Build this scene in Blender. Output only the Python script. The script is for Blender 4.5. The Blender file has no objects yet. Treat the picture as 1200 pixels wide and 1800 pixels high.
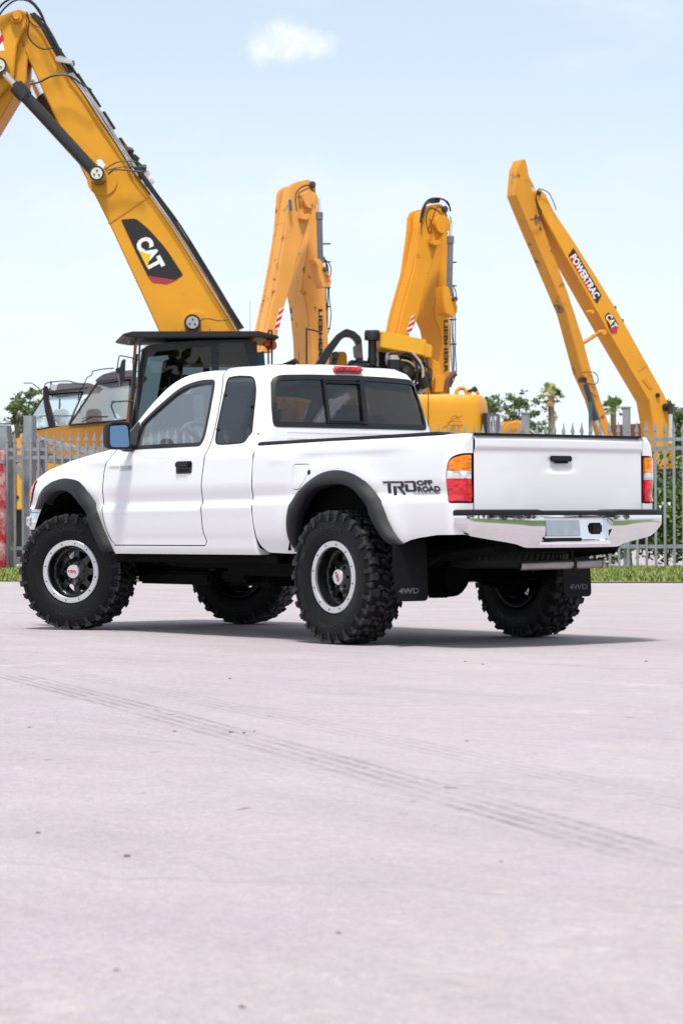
import bpy, bmesh, math, random
import numpy as np
from mathutils import Vector, Matrix
from mathutils.geometry import delaunay_2d_cdt
random.seed(7)
C = bpy.context.scene.collection
scn = bpy.context.scene
R = math.radians

# ------------------------------------------------------------------ camera
cam_loc = Vector((-12.9046, 10.4761, 0.7266))
YAW, PITCH, ROLL, FPX = -0.6444, 0.0054, -0.0056, 4608.4
cd = Vector((math.cos(YAW)*math.cos(PITCH), math.sin(YAW)*math.cos(PITCH), math.sin(PITCH)))
cr0 = Vector((math.sin(YAW), -math.cos(YAW), 0)); cu0 = cr0.cross(cd)
cr = cr0*math.cos(ROLL)+cu0*math.sin(ROLL); cu = cu0*math.cos(ROLL)-cr0*math.sin(ROLL)
cam_data = bpy.data.cameras.new('camera'); cam = bpy.data.objects.new('camera', cam_data); C.objects.link(cam)
m = Matrix((cr, cu, -cd)).transposed().to_4x4(); m.translation = cam_loc; cam.matrix_world = m
cam_data.sensor_fit = 'VERTICAL'; cam_data.sensor_height = 36; cam_data.lens = 36*FPX/1800
cam_data.clip_end = 6000; cam_data.clip_start = .1
cam_data.dof.use_dof = True; cam_data.dof.focus_distance = 15.6; cam_data.dof.aperture_fstop = 9
scn.camera = cam

# ------------------------------------------------------------------ world and sun
SUN_DIR = Vector((-0.34, 0.29, 1.0)).normalized()
sun_el = math.asin(SUN_DIR.z); sun_az = math.atan2(SUN_DIR.x, SUN_DIR.y)
w = bpy.data.worlds.new('World'); scn.world = w; w.use_nodes = True
nt = w.node_tree; N = nt.nodes; L = nt.links
bg = N['Background']; bg.inputs['Strength'].default_value = 0.11
sky = N.new('ShaderNodeTexSky'); sky.sky_type = 'NISHITA'; sky.sun_disc = False
sky.sun_elevation = sun_el; sky.sun_rotation = sun_az; sky.air_density = 1.0; sky.dust_density = 1.2; sky.ozone_density = 1.0
tc = N.new('ShaderNodeTexCoord')
def vm(op, a, b=None):
    n = N.new('ShaderNodeVectorMath'); n.operation = op
    for i, s in enumerate((a, b)):
        if s is None: continue
        if isinstance(s, (tuple, Vector)): n.inputs[i].default_value = tuple(s)
        else: L.new(s, n.inputs[i])
    return n.outputs['Value'] if op == 'DOT_PRODUCT' else n.outputs['Vector']
def mt(op, a, b=None, c=None, nt=None):
    n = (nt or w.node_tree).nodes.new('ShaderNodeMath'); n.operation = op; LL = (nt or w.node_tree).links
    for i, s in enumerate((a, b, c)):
        if s is None: continue
        if isinstance(s, (int, float)): n.inputs[i].default_value = s
        else: LL.new(s, n.inputs[i])
    return n.outputs[0]
dirn = tc.outputs['Generated']
def noise_w(vec, scale, detail, rough=.55):
    n = N.new('ShaderNodeTexNoise'); n.inputs['Scale'].default_value = scale; n.inputs['Detail'].default_value = detail; n.inputs['Roughness'].default_value = rough
    L.new(vec, n.inputs['Vector']); return n.outputs['Fac']
def rampw(v, a, b):
    n = N.new('ShaderNodeMapRange'); n.interpolation_type = 'SMOOTHERSTEP'; L.new(v, n.inputs['Value'])
    n.inputs['From Min'].default_value = a; n.inputs['From Max'].default_value = b; return n.outputs['Result']
# a small cumulus in one direction of the sky
def cloud(cx, cy, rx, ry, seed):
    dz = vm('DOT_PRODUCT', dirn, cd)
    a = mt('DIVIDE', vm('DOT_PRODUCT', dirn, cr), dz); b = mt('DIVIDE', vm('DOT_PRODUCT', dirn, cu), dz)
    a = mt('DIVIDE', mt('SUBTRACT', a, (cx-600)/FPX), rx/FPX); b = mt('DIVIDE', mt('SUBTRACT', b, (900-cy)/FPX), ry/FPX)
    r2 = mt('ADD', mt('MULTIPLY', a, a), mt('MULTIPLY', b, b))
    nz = noise_w(vm('ADD', dirn, (seed+.37, 0, 0)), 36, 9, .6)
    v = mt('ADD', mt('MULTIPLY', nz, 3.9), mt('MULTIPLY', r2, -.85))
    front = mt('GREATER_THAN', dz, .2)
    return mt('MULTIPLY', rampw(v, 1.0, 2.7), front)
mask = cloud(510, 74, 104, 44, 0)
sv = vm('MULTIPLY', dirn, (1, 1, 3.2))
wisp = mt('MULTIPLY', rampw(noise_w(sv, 5.5, 7, .6), .42, .78), .34)
big = mt('MULTIPLY', rampw(noise_w(vm('MULTIPLY', dirn, (1, 1, 4.5)), 2.6, 9, .6), .46, .62), rampw(vm('DOT_PRODUCT', dirn, tuple(cd)), .95, .80))  # clouds outside the view, added to brighten camera-facing faces and feed reflections
mask = mt('MAXIMUM', mt('MAXIMUM', mask, wisp), mt('MULTIPLY', big, .8))
# thin high haze that thickens towards the horizon
sep = N.new('ShaderNodeSeparateXYZ'); L.new(dirn, sep.inputs[0])
haze = mt('ADD', .48, mt('MULTIPLY', rampw(sep.outputs[2], .22, -.02), .62))
hm = N.new('ShaderNodeMix'); hm.data_type = 'RGBA'; L.new(haze, hm.inputs[0]); L.new(sky.outputs[0], hm.inputs[6]); hm.inputs[7].default_value = (5.75, 6.3, 6.75, 1)
mix = N.new('ShaderNodeMix'); mix.data_type = 'RGBA'
L.new(mask, mix.inputs[0]); L.new(hm.outputs[2], mix.inputs[6]); mix.inputs[7].default_value = (6.6, 6.7, 6.9, 1)
L.new(mix.outputs[2], bg.inputs['Color'])
sd = bpy.data.lights.new('sun', 'SUN'); sd.energy = 3.0; sd.angle = R(9); sd.color = (1, .965, .92)
so = bpy.data.objects.new('sun', sd); C.objects.link(so); so.rotation_euler = SUN_DIR.to_track_quat('Z', 'Y').to_euler(); so.location = (0, 0, 30)
vs = scn.view_settings; vs.view_transform = 'Standard'; vs.look = 'None'; vs.gamma = 1; vs.use_curve_mapping = False; vs.exposure = 0.56
scn.render.engine = 'CYCLES'

# ------------------------------------------------------------------ materials
def mat(name, col, rough=.5, metal=0, var=0, vscale=4, bump=0, bscale=60, coat=0, spec=.5, dirt=None, dscale=3, dthr=(.55, .75), trans=0):
    m = bpy.data.materials.new(name); m.use_nodes = True; nt = m.node_tree; n = nt.nodes; l = nt.links
    b = n['Principled BSDF']; b.inputs['Base Color'].default_value = (*col, 1); b.inputs['Roughness'].default_value = rough
    b.inputs['Metallic'].default_value = metal; b.inputs['Coat Weight'].default_value = coat; b.inputs['Coat Roughness'].default_value = .03
    b.inputs['Specular IOR Level'].default_value = spec
    if trans: b.inputs['Transmission Weight'].default_value = trans
    t = n.new('ShaderNodeTexCoord'); src = None
    if var:
        z = n.new('ShaderNodeTexNoise'); z.inputs['Scale'].default_value = vscale; z.inputs['Detail'].default_value = 6; l.new(t.outputs['Object'], z.inputs['Vector'])
        mr = n.new('ShaderNodeMapRange'); mr.inputs['From Min'].default_value = .25; mr.inputs['From Max'].default_value = .75
        mr.inputs['To Min'].default_value = 1-var; mr.inputs['To Max'].default_value = 1+var; l.new(z.outputs['Fac'], mr.inputs['Value'])
        mx = n.new('ShaderNodeVectorMath'); mx.operation = 'SCALE'; mx.inputs[0].default_value = col; l.new(mr.outputs[0], mx.inputs['Scale']); src = mx.outputs[0]
    if dirt:
        z = n.new('ShaderNodeTexNoise'); z.inputs['Scale'].default_value = dscale; z.inputs['Detail'].default_value = 10; z.inputs['Roughness'].default_value = .68
        l.new(t.outputs['Object'], z.inputs['Vector'])
        mr = n.new('ShaderNodeMapRange'); mr.inputs['From Min'].default_value = dthr[0]; mr.inputs['From Max'].default_value = dthr[1]; l.new(z.outputs['Fac'], mr.inputs['Value'])
        mm = n.new('ShaderNodeMix'); mm.data_type = 'RGBA'; l.new(mr.outputs[0], mm.inputs[0]); mm.inputs[7].default_value = (*dirt, 1)
        if src: l.new(src, mm.inputs[6])
        else: mm.inputs[6].default_value = (*col, 1)
        src = mm.outputs[2]
    if src: l.new(src, b.inputs['Base Color'])
    if bump:
        z = n.new('ShaderNodeTexNoise'); z.inputs['Scale'].default_value = bscale; z.inputs['Detail'].default_value = 4; l.new(t.outputs['Object'], z.inputs['Vector'])
        bb = n.new('ShaderNodeBump'); bb.inputs['Strength'].default_value = bump; bb.inputs['Distance'].default_value = .01; l.new(z.outputs['Fac'], bb.inputs['Height']); l.new(bb.outputs[0], b.inputs['Normal'])
    return m
def glassmat(name, tint, gloss=1.0, rough=.0, haze=0, hazecol=(.6, .62, .65)):
    m = bpy.data.materials.new(name); m.use_nodes = True; nt = m.node_tree; n = nt.nodes; l = nt.links
    for x in list(n): n.remove(x)
    o = n.new('ShaderNodeOutputMaterial'); tr = n.new('ShaderNodeBsdfTransparent'); tr.inputs[0].default_value = (*tint, 1)
    g = n.new('ShaderNodeBsdfGlossy'); g.inputs['Color'].default_value = (1, 1, 1, 1); g.inputs['Roughness'].default_value = rough
    fr = n.new('ShaderNodeFresnel'); fr.inputs['IOR'].default_value = 1.52
    f = mt('MINIMUM', mt('MULTIPLY', fr.outputs[0], gloss, nt=nt), 1.0, nt=nt)
    mx = n.new('ShaderNodeMixShader'); l.new(f, mx.inputs[0]); base = tr.outputs[0]
    if haze:
        d = n.new('ShaderNodeBsdfDiffuse'); d.inputs[0].default_value = (*hazecol, 1); m2 = n.new('ShaderNodeMixShader'); m2.inputs[0].default_value = haze
        l.new(base, m2.inputs[1]); l.new(d.outputs[0], m2.inputs[2]); base = m2.outputs[0]
    l.new(base, mx.inputs[1]); l.new(g.outputs[0], mx.inputs[2]); l.new(mx.outputs[0], o.inputs[0]); return m
M = {}
M['paint'] = mat('white_paint', (.775, .77, .79), .28, coat=1.0, var=.01, vscale=2)
M['flare'] = mat('flare_plastic', (.010, .0102, .0125), .52, spec=.3, bump=.05, bscale=300, var=.1, vscale=5)
M['trim'] = mat('black_trim', (.007, .007, .008), .38)
M['rubber'] = mat('tyre_rubber', (.0045, .0045, .0048), .55, spec=.22, var=.25, vscale=9, bump=.08, bscale=90)
M['lug'] = mat('tread_rubber', (.020, .020, .021), .6, spec=.35, var=.35, vscale=25, bump=.15, bscale=120, dirt=(.075, .072, .07), dscale=14, dthr=(.5, .75))  # lighter than the carcass: sunlit block tops put into the colour, plus dust
M['biter'] = mat('shoulder_rubber', (.013, .013, .0135), .55, spec=.35, var=.2, vscale=20)  # lighter tone paints in highlights on the side lugs
M['letter'] = mat('tyre_lettering', (.009, .009, .0095), .4, spec=.35)
M['rimblack'] = mat('rim_black', (.004, .004, .0045), .3, coat=.3)
M['alu'] = mat('machined_aluminium', (.62, .62, .63), .34, metal=.75, var=.05, vscale=30)
M['cap'] = mat('brushed_cap', (.66, .66, .67), .3, metal=.8)
M['chrome'] = mat('chrome', (.83, .83, .85), .045, metal=1)
M['chromeplate'] = mat('dull_chrome', (.55, .57, .60), .22, metal=1, var=.12, vscale=16)
M['under'] = mat('underbody', (.0025, .0025, .0027), .85, spec=.12, var=.4, vscale=8, bump=.3, bscale=30)
M['dusty'] = mat('underbody_dusty', (.004, .0038, .0036), .85, spec=.15, var=.4, vscale=8, dirt=(.02, .017, .014), dscale=9)
M['steel'] = mat('pipe_steel', (.36, .33, .31), .38, metal=.9, var=.2, vscale=14, dirt=(.16, .12, .10), dscale=12)
M['boltgrey'] = mat('bolt_grey', (.16, .16, .17), .35, metal=.7)
M['redt'] = mat('cap_red', (.6, .01, .02), .4)
M['flap'] = mat('mud_flap_rubber', (.005, .005, .0055), .6, spec=.2, dirt=(.025, .024, .025), dscale=16, dthr=(.6, .8))
M['flaptext'] = mat('flap_print', (.10, .10, .12), .6)
M['decal'] = mat('decal_black', (.012, .012, .014), .4)
M['decalgrey'] = mat('decal_grey', (.16, .16, .18), .4)
M['badge'] = mat('badge_grey', (.34, .34, .36), .35, metal=.4)
M['seal_shade'] = mat('seal_shade_black', (.006, .006, .007), .8)  # also colours panel lips and backings as painted gap shade
M['linerbrown'] = mat('wheel_well_liner', (.16, .12, .11), .75, var=.35, vscale=6, dirt=(.03, .025, .022), dscale=5)
M['seat'] = mat('seat_cloth', (.16, .15, .155), .9, var=.1)
M['dash'] = mat('dash_plastic', (.045, .045, .05), .65)
M['wheelgrey'] = mat('steering_grey', (.20, .195, .2), .55)
M['clear'] = glassmat('clear_glass', (.50, .55, .59), 2.6, haze=.11, hazecol=(.55, .58, .62))  # milky diffuse share stands in for reflected cloud and sky
M['screen'] = glassmat('windscreen_glass', (.78, .82, .83), .7)
M['tint'] = glassmat('tinted_glass', (.13, .118, .13), 1.5)
M['mirror'] = mat('mirror_glass', (.20, .31, .42), .01, metal=1)  # blue in the metal colour stands in for a bluer sky reflection
def lens(name, col, em=0):
    m = mat(name, col, .12, coat=1, bump=.3, bscale=90); nt = m.node_tree; n = nt.nodes; l = nt.links; b = n['Principled BSDF']; t = n.new('ShaderNodeTexCoord')
    # moulded prisms: fine upright and level ribs with brighter cells between them
    mp = n.new('ShaderNodeMapping'); mp.inputs['Scale'].default_value = (30, 30, 62); l.new(t.outputs['Object'], mp.inputs[0])
    v = n.new('ShaderNodeTexVoronoi'); v.inputs['Scale'].default_value = 1.0; v.inputs['Randomness'].default_value = .75; l.new(mp.outputs[0], v.inputs[0])
    r = n.new('ShaderNodeMapRange'); r.inputs[1].default_value = .0; r.inputs[2].default_value = 1.0; r.inputs[3].default_value = .55; r.inputs[4].default_value = 1.35; sp = n.new('ShaderNodeSeparateColor'); l.new(v.outputs['Color'], sp.inputs[0]); l.new(sp.outputs[0], r.inputs[0])
    sc = n.new('ShaderNodeVectorMath'); sc.operation = 'SCALE'; sc.inputs[0].default_value = col; l.new(r.outputs[0], sc.inputs['Scale']); l.new(sc.outputs[0], b.inputs['Base Color']); return m
M['red'] = lens('lens_red', (.68, .004, .016)); M['amber'] = lens('lens_amber', (.95, .24, .002)); M['clearlens'] = lens('lens_clear', (.62, .61, .62))
M['redlow'] = lens('lens_red_light', (.62, .012, .02))

# ------------------------------------------------------------------ helpers
def V(*a): return Vector(a)
def tag(o, label=None, cat=None, group=None, kind=None):
    if label: o['label'] = label
    if cat: o['category'] = cat
    if group: o['group'] = group
    if kind: o['kind'] = kind
    return o
def empty(name, loc=(0, 0, 0), rz=0, parent=None):
    o = bpy.data.objects.new(name, None); C.objects.link(o); o.location = loc; o.rotation_euler = (0, 0, rz); o.empty_display_size = .2
    if parent: o.parent = parent
    return o
def orth(d):
    d = Vector(d).normalized(); a = V(0, 0, 1) if abs(d.z) < .9 else V(1, 0, 0)
    x = a.cross(d).normalized(); return x, d.cross(x)
class MB:
    def __init__(s): s.v = []; s.f = []; s.m = []
    def add(s, vs, fs, mi=0):
        k = len(s.v); s.v += [tuple(v) for v in vs]; s.f += [tuple(i+k for i in f) for f in fs]; s.m += [mi]*len(fs); return s
    def box(s, c, size, rot=None, mi=0):
        c = Vector(c); h = Vector(size)/2; vs = []
        for x in (-1, 1):
            for y in (-1, 1):
                for z in (-1, 1):
                    p = V(x*h.x, y*h.y, z*h.z)
                    if rot is not None: p = rot @ p
                    vs.append(c+p)
        return s.add(vs, [(0, 1, 3, 2), (4, 6, 7, 5), (0, 4, 5, 1), (2, 3, 7, 6), (0, 2, 6, 4), (1, 5, 7, 3)], mi)
    def beam(s, p0, p1, w, h, up=(0, 0, 1), mi=0):
        p0 = Vector(p0); p1 = Vector(p1); d = (p1-p0).normalized(); sd = d.cross(Vector(up)).normalized(); u = sd.cross(d)
        vs = [p+sd*a*w/2+u*b*h/2 for p in (p0, p1) for a, b in ((-1, -1), (1, -1), (1, 1), (-1, 1))]
        return s.add(vs, [(3, 2, 1, 0), (4, 5, 6, 7), (0, 1, 5, 4), (1, 2, 6, 5), (2, 3, 7, 6), (3, 0, 4, 7)], mi)
    def tube(s, pts, r, n=8, mi=0, caps=True):
        pts = [Vector(p) for p in pts]; rs = r if isinstance(r, (list, tuple)) else [r]*len(pts); vs = []; fs = []
        px = None
        for i, p in enumerate(pts):
            t = (pts[min(i+1, len(pts)-1)]-pts[max(i-1, 0)]).normalized()
            if px is None: px, py = orth(t)
            else:
                px = (px-t*px.dot(t)); px = px.normalized() if px.length > 1e-6 else orth(t)[0]
            py = t.cross(px)
            for k in range(n):
                a = 2*math.pi*k/n; vs.append(p+(px*math.cos(a)+py*math.sin(a))*rs[i])
        for i in range(len(pts)-1):
            for k in range(n): fs.append((i*n+k, i*n+(k+1) % n, (i+1)*n+(k+1) % n, (i+1)*n+k))
        if caps: fs.append(tuple(range(n))[::-1]); fs.append(tuple((len(pts)-1)*n+k for k in range(n)))
        return s.add(vs, fs, mi)
    def cyl(s, p0, p1, r0, r1=None, n=20, mi=0): return s.tube([p0, p1], [r0, r0 if r1 is None else r1], n, mi)
    def lathe(s, prof, o=(0, 0, 0), axis=(0, 1, 0), n=48, mi=0, closed=False):
        o = Vector(o); ax = Vector(axis).normalized(); x, y = orth(ax); vs = []; fs = []
        for r, h in prof:
            for k in range(n):
                a = 2*math.pi*k/n; vs.append(o+ax*h+(x*math.cos(a)+y*math.sin(a))*r)
        P = len(prof)
        for i in range(P if closed else P-1):
            j = (i+1) % P
            for k in range(n): fs.append((i*n+k, j*n+k, j*n+(k+1) % n, i*n+(k+1) % n))
        if not closed:
            if prof[0][0] > 1e-5: fs.append(tuple(range(n)))
            if prof[-1][0] > 1e-5: fs.append(tuple((P-1)*n+k for k in range(n))[::-1])
        return s.add(vs, fs, mi)
    def prism(s, poly, to3, t0, t1, nrm, mi=0):
        n = len(poly); nrm = Vector(nrm); A = [to3(*p)+nrm*t0 for p in poly]; B = [to3(*p)+nrm*t1 for p in poly]
        fs = [tuple(range(n))[::-1], tuple(n+i for i in range(n))]+[(i, (i+1) % n, n+(i+1) % n, n+i) for i in range(n)]
        return s.add(A+B, fs, mi)
    def build(s, name, mats, parent=None, ang=32, bevel=0, seg=2, loc=None, merge=False):
        me = bpy.data.meshes.new(name); bm = bmesh.new(); bv = [bm.verts.new(v) for v in s.v]
        for f, mi in zip(s.f, s.m):
            try: fa = bm.faces.new([bv[i] for i in f]); fa.material_index = mi
            except ValueError: pass
        if merge: bmesh.ops.remove_doubles(bm, verts=bm.verts, dist=1e-5)
        bmesh.ops.recalc_face_normals(bm, faces=bm.faces)
        if bevel:
            es = [e for e in bm.edges if len(e.link_faces) == 2 and e.calc_face_angle(0) > R(30)]
            bmesh.ops.bevel(bm, geom=es, offset=bevel, segments=seg, affect='EDGES', clamp_overlap=True)
        bm.to_mesh(me); bm.free(); me.shade_smooth(); me.set_sharp_from_angle(angle=R(ang))
        for mm in (mats if isinstance(mats, (list, tuple)) else [mats]): me.materials.append(M[mm] if isinstance(mm, str) else mm)
        o = bpy.data.objects.new(name, me); C.objects.link(o)
        if loc: o.location = loc
        if parent: o.parent = parent
        return o
def catmull(pts, per=6, closed=False):
    n = len(pts); out = []
    rng = range(n) if closed else range(n-1)
    for i in rng:
        if closed: p = [pts[(i+k-1) % n] for k in range(4)]
        else: p = [pts[max(i-1, 0)], pts[i], pts[i+1], pts[min(i+2, n-1)]]
        for k in range(per):
            t = k/per
            out.append(tuple(.5*((2*b)+(c-a)*t+(2*a-5*b+4*c-d)*t*t+(-a+3*b-3*c+d)*t**3) for a, b, c, d in zip(*p)))
    if not closed: out.append(tuple(pts[-1]))
    return out
def rpoly(pts, seg=5):
    """closed polygon with a corner radius per vertex (u, v, r)"""
    out = []; n = len(pts)
    for i in range(n):
        a = V(*pts[i-1][:2]); b = V(*pts[i][:2]); c = V(*pts[(i+1) % n][:2]); r = pts[i][2] if len(pts[i]) > 2 else 0
        if r <= 0: out.append(tuple(b)); continue
        d1 = (a-b); d2 = (c-b); r1 = min(r, d1.length*.48); r2 = min(r, d2.length*.48); p0 = b+d1.normalized()*r1; p1 = b+d2.normalized()*r2
        for k in range(seg+1):
            t = k/seg; out.append(tuple(p0*(1-t)**2+b*2*t*(1-t)+p1*t*t))
    return out
def resamp(poly, step, closed=True):
    out = []; n = len(poly)
    for i in range(n if closed else n-1):
        a = np.array(poly[i]); b = np.array(poly[(i+1) % n]); k = max(1, int(math.ceil(np.linalg.norm(b-a)/step)))
        out += [tuple(a+(b-a)*j/k) for j in range(k)]
    if not closed: out.append(tuple(poly[-1]))
    return out
def resamp_n(poly, n):
    p = np.array(poly, float); d = np.r_[0, np.cumsum(np.linalg.norm(np.diff(p, axis=0), axis=1))]; t = np.linspace(0, d[-1], n)
    return np.stack([np.interp(t, d, p[:, k]) for k in range(p.shape[1])], 1)
def inpoly(P, poly):
    P = np.asarray(P); x = P[:, 0]; y = P[:, 1]; c = np.zeros(len(P), bool); q = np.array(poly); n = len(q)
    for i in range(n):
        x1, y1 = q[i-1]; x2, y2 = q[i]
        if y1 == y2: continue
        c ^= ((y1 > y) != (y2 > y)) & (x < (x2-x1)*(y-y1)/(y2-y1)+x1)
    return c
def pdist(P, poly):
    P = np.asarray(P); q = np.array(poly); best = np.full(len(P), 1e9)
    for i in range(len(q)):
        a = q[i-1]; b = q[i]; ab = b-a; l2 = (ab**2).sum()+1e-12
        t = np.clip(((P-a)@ab)/l2, 0, 1); best = np.minimum(best, np.linalg.norm(P-a-t[:, None]*ab, axis=1))
    return best
def panel(name, outline, holes, surf, mt_, parent, lip=None, step=.05, depth=.02, flip=False, mirror=False, both=False, off=0):
    """a sheet cut to an outline on a curved surface, with a folded-in lip; smooth analytic normals"""
    loops = [resamp(o, step*.5) for o in [outline]+list(holes)]
    pts = []; edges = []
    for lp in loops:
        k = len(pts); pts += lp; edges += [(k+i, k+(i+1) % len(lp)) for i in range(len(lp))]
    q = np.array(loops[0]); g = np.array([(a, b) for a in np.arange(q[:, 0].min()+step/2, q[:, 0].max(), step) for b in np.arange(q[:, 1].min()+step/2, q[:, 1].max(), step)])
    if len(g):
        keep = inpoly(g, loops[0]) & (pdist(g, loops[0]) > step*.35)
        for h in loops[1:]: keep &= ~inpoly(g, h) & (pdist(g, h) > step*.35)
        g = g[keep]
    allp = [Vector(p) for p in pts]+[Vector(p) for p in g]
    vo, eo, fo, ov, oe, of = delaunay_2d_cdt(allp, edges, [], 0, 1e-6)
    vo = np.array([tuple(v) for v in vo]); fo = [f for f in fo if len(f) == 3]
    cen = np.array([vo[list(f)].mean(0) for f in fo]); ok = inpoly(cen, loops[0])
    for h in loops[1:]: ok &= ~inpoly(cen, h)
    fo = [f for f, k in zip(fo, ok) if k]
    e = 2e-3; S = []; NN = []
    for u, v in vo:
        p = surf(u, v); du = surf(u+e, v)-surf(u-e, v); dv = surf(u, v+e)-surf(u, v-e); n = dv.cross(du)
        n = n.normalized() if n.length > 1e-12 else V(0, 0, 1)
        if flip: n = -n
        S.append(p+n*off); NN.append(n)
    # boundary half-edges of the triangulation
    cnt = {}
    for f in fo:
        for i in range(3):
            k = (f[i], f[(i+1) % 3]); cnt[k] = cnt.get(k, 0)+1
    bnd = [k for k in cnt if (k[1], k[0]) not in cnt]
    verts = list(S); norms = list(NN); faces = []
    for f in fo:
        a, b, c = (S[i] for i in f); fn = (b-a).cross(c-a)
        faces.append(tuple(f) if fn.dot(NN[f[0]]) > 0 else tuple(f)[::-1])
    nf = len(faces); lipv = {}
    if depth:
        for a, b in bnd:
            for i in (a, b):
                if i not in lipv:
                    lipv[i] = len(verts); verts += [S[i], S[i]-NN[i]*depth]
            faces.append((lipv[a], lipv[b], lipv[b]+1, lipv[a]+1))
    def mk(sg):
        vv = [(v.x, v.y*sg, v.z) for v in verts]; ff = [f if sg > 0 else f[::-1] for f in faces]
        return vv, ff
    sets = [1, -1] if both else ([-1] if mirror else [1]); VV = []; FF = []; LN = []
    for sg in sets:
        vv, ff = mk(sg); k = len(VV); VV += vv
        for j, f in enumerate(ff):
            FF.append(tuple(i+k for i in f))
            if j < nf: LN += [(NN[i].x, NN[i].y*sg, NN[i].z) for i in f]
            else:
                a, b, c = (Vector(vv[i]) for i in f[:3]); fn = (b-a).cross(c-a); fn = fn.normalized() if fn.length else V(0, 0, 1); LN += [tuple(fn)]*len(f)
    me = bpy.data.meshes.new(name); me.from_pydata(VV, [], FF); me.shade_smooth(); me.normals_split_custom_set(LN)
    me.materials.append(M[mt_] if isinstance(mt_, str) else mt_)
    if lip:  # dark lips put the panel-gap shade into the colour
        me.materials.append(M[lip]); nt_ = len(faces)
        for p in me.polygons:
            if (p.index % nt_) >= nf: p.material_index = 1
    o = bpy.data.objects.new(name, me); C.objects.link(o)
    if parent: o.parent = parent
    return o
def text_polys(s, size=1, bold=0, extr=.0, shear=0, space=1, sx=1, res=3):
    """mesh vertices and faces of lettering, in its own xy plane, origin at its centre"""
    cu_ = bpy.data.curves.new('lettering', 'FONT'); cu_.body = s; cu_.size = size; cu_.offset = bold; cu_.extrude = extr; cu_.shear = shear; cu_.space_character = space
    cu_.align_x = 'CENTER'; cu_.align_y = 'CENTER'; cu_.resolution_u = res
    o = bpy.data.objects.new('lettering', cu_); C.objects.link(o); dg = bpy.context.evaluated_depsgraph_get(); dg.update()
    me = bpy.data.meshes.new_from_object(o.evaluated_get(dg)); vs = [(v.co.x*sx, v.co.y, v.co.z) for v in me.vertices]; fs = [tuple(p.vertices) for p in me.polygons]
    C.objects.unlink(o); bpy.data.objects.remove(o); bpy.data.meshes.remove(me); bpy.data.curves.remove(cu_)
    xs = [v[0] for v in vs]; ys = [v[1] for v in vs]; cx = (min(xs)+max(xs))/2; cy = (min(ys)+max(ys))/2
    return [V(v[0]-cx, v[1]-cy, v[2]) for v in vs], fs, max(xs)-min(xs), max(ys)-min(ys)
def put_text(mb, s, fn, width, height, mi=0, extr=0.0, **k):
    """fn(u, v, h) maps text-plane metres to 3D"""
    vs, fs, W, H = text_polys(s, 1, extr=(.5 if extr else 0), **k)
    mb.add([fn(v.x/W*width, v.y/H*height, (v.z+.5 if extr else 0)*extr) for v in vs], fs, mi)
def copy_tree(o, parent=None):
    c = o.copy(); C.objects.link(c); c.parent = parent
    for ch in list(o.children): copy_tree(ch, c)
    return c
def pchip(xs, ys):
    xs = np.array(xs, float); ys = np.array(ys, float); h = np.diff(xs); d = np.diff(ys)/h; mm = np.zeros(len(xs))
    for i in range(1, len(xs)-1):
        if d[i-1]*d[i] > 0: w1 = 2*h[i]+h[i-1]; w2 = h[i]+2*h[i-1]; mm[i] = (w1+w2)/(w1/d[i-1]+w2/d[i])
    mm[0] = d[0]; mm[-1] = d[-1]
    xs_, ys_, mm_, h_ = xs.tolist(), ys.tolist(), mm.tolist(), h.tolist(); n = len(xs_)
    import bisect
    def f(x):
        if x <= xs_[0]: return ys_[0]
        if x >= xs_[-1]: return ys_[-1]
        i = bisect.bisect_right(xs_, x)-1; t = (x-xs_[i])/h_[i]
        return (2*t**3-3*t*t+1)*ys_[i]+(t**3-2*t*t+t)*h_[i]*mm_[i]+(-2*t**3+3*t*t)*ys_[i+1]+(t**3-t*t)*h_[i]*mm_[i+1]
    return f
# ------------------------------------------------------------------ pickup truck (x forward, y left, z up; rear axle above the world origin)
truck = empty('pickup_truck', (1.3, 0, 0))
tag(truck, 'white lifted extended-cab pickup with black fender flares and off-road tyres parked on the pale lot', 'pickup truck')
TP = empty('_t')   # everything is authored in world metres, then parented with an offset
truck_parts = []
def T(o): truck_parts.append(o); return o
Y0 = pchip([.50, .54, .60, .63, .70, .80, .855, .886, 1.0, 1.10, 1.17, 1.22, 1.262, 1.40, 1.52, 1.62, 1.70, 1.74, 1.765, 1.785, 1.80, 1.812, 1.818],
           [.735, .772, .788, .790, .801, .811, .816, .801, .817, .812, .806, .791, .772, .728, .690, .657, .627, .603, .575, .53, .44, .28, .0])
def Yf(x, z):
    y = Y0(z)
    if x > 3.0: y -= .09*((x-3.0)/.9)**2
    if x > 2.9 and z > 1.0: y -= .10*max(0, (z-1.0)/.2)**2*min(1, (x-2.9)/.6)
    # soft shoulder line and wheel blisters
    y += .006*math.exp(-((z-(1.175+.02*math.sin((x-.2)*1.2)))/.022)**2)
    for cx in (0, 3.2):
        r = math.hypot(x-cx, z-.45); y += .016*math.exp(-((r-.62)/.09)**2)*(1 if z < 1.2 else math.exp(-((z-1.2)/.05)**2))
    return y
Yb = pchip([.50, .60, .66, .80, .872, .902, 1.0, 1.12, 1.20, 1.235, 1.252, 1.27], [.74, .775, .795, .812, .815, .804, .817, .815, .806, .798, .785, .75])
def Ybed(x, z):
    y = Yb(z)
    y += .006*math.exp(-((z-(1.185-.11*max(0, x-.1)**2))/.018)**2)*max(0, min(1, (.8-abs(x))/.3))
    r = math.hypot(x-0, z-.45); y += .016*math.exp(-((r-.62)/.09)**2)*(1 if z < 1.1 else math.exp(-((z-1.1)/.08)**2))
    return y
def s_side(u, z): return V(u, Yf(u, z), z)
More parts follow.
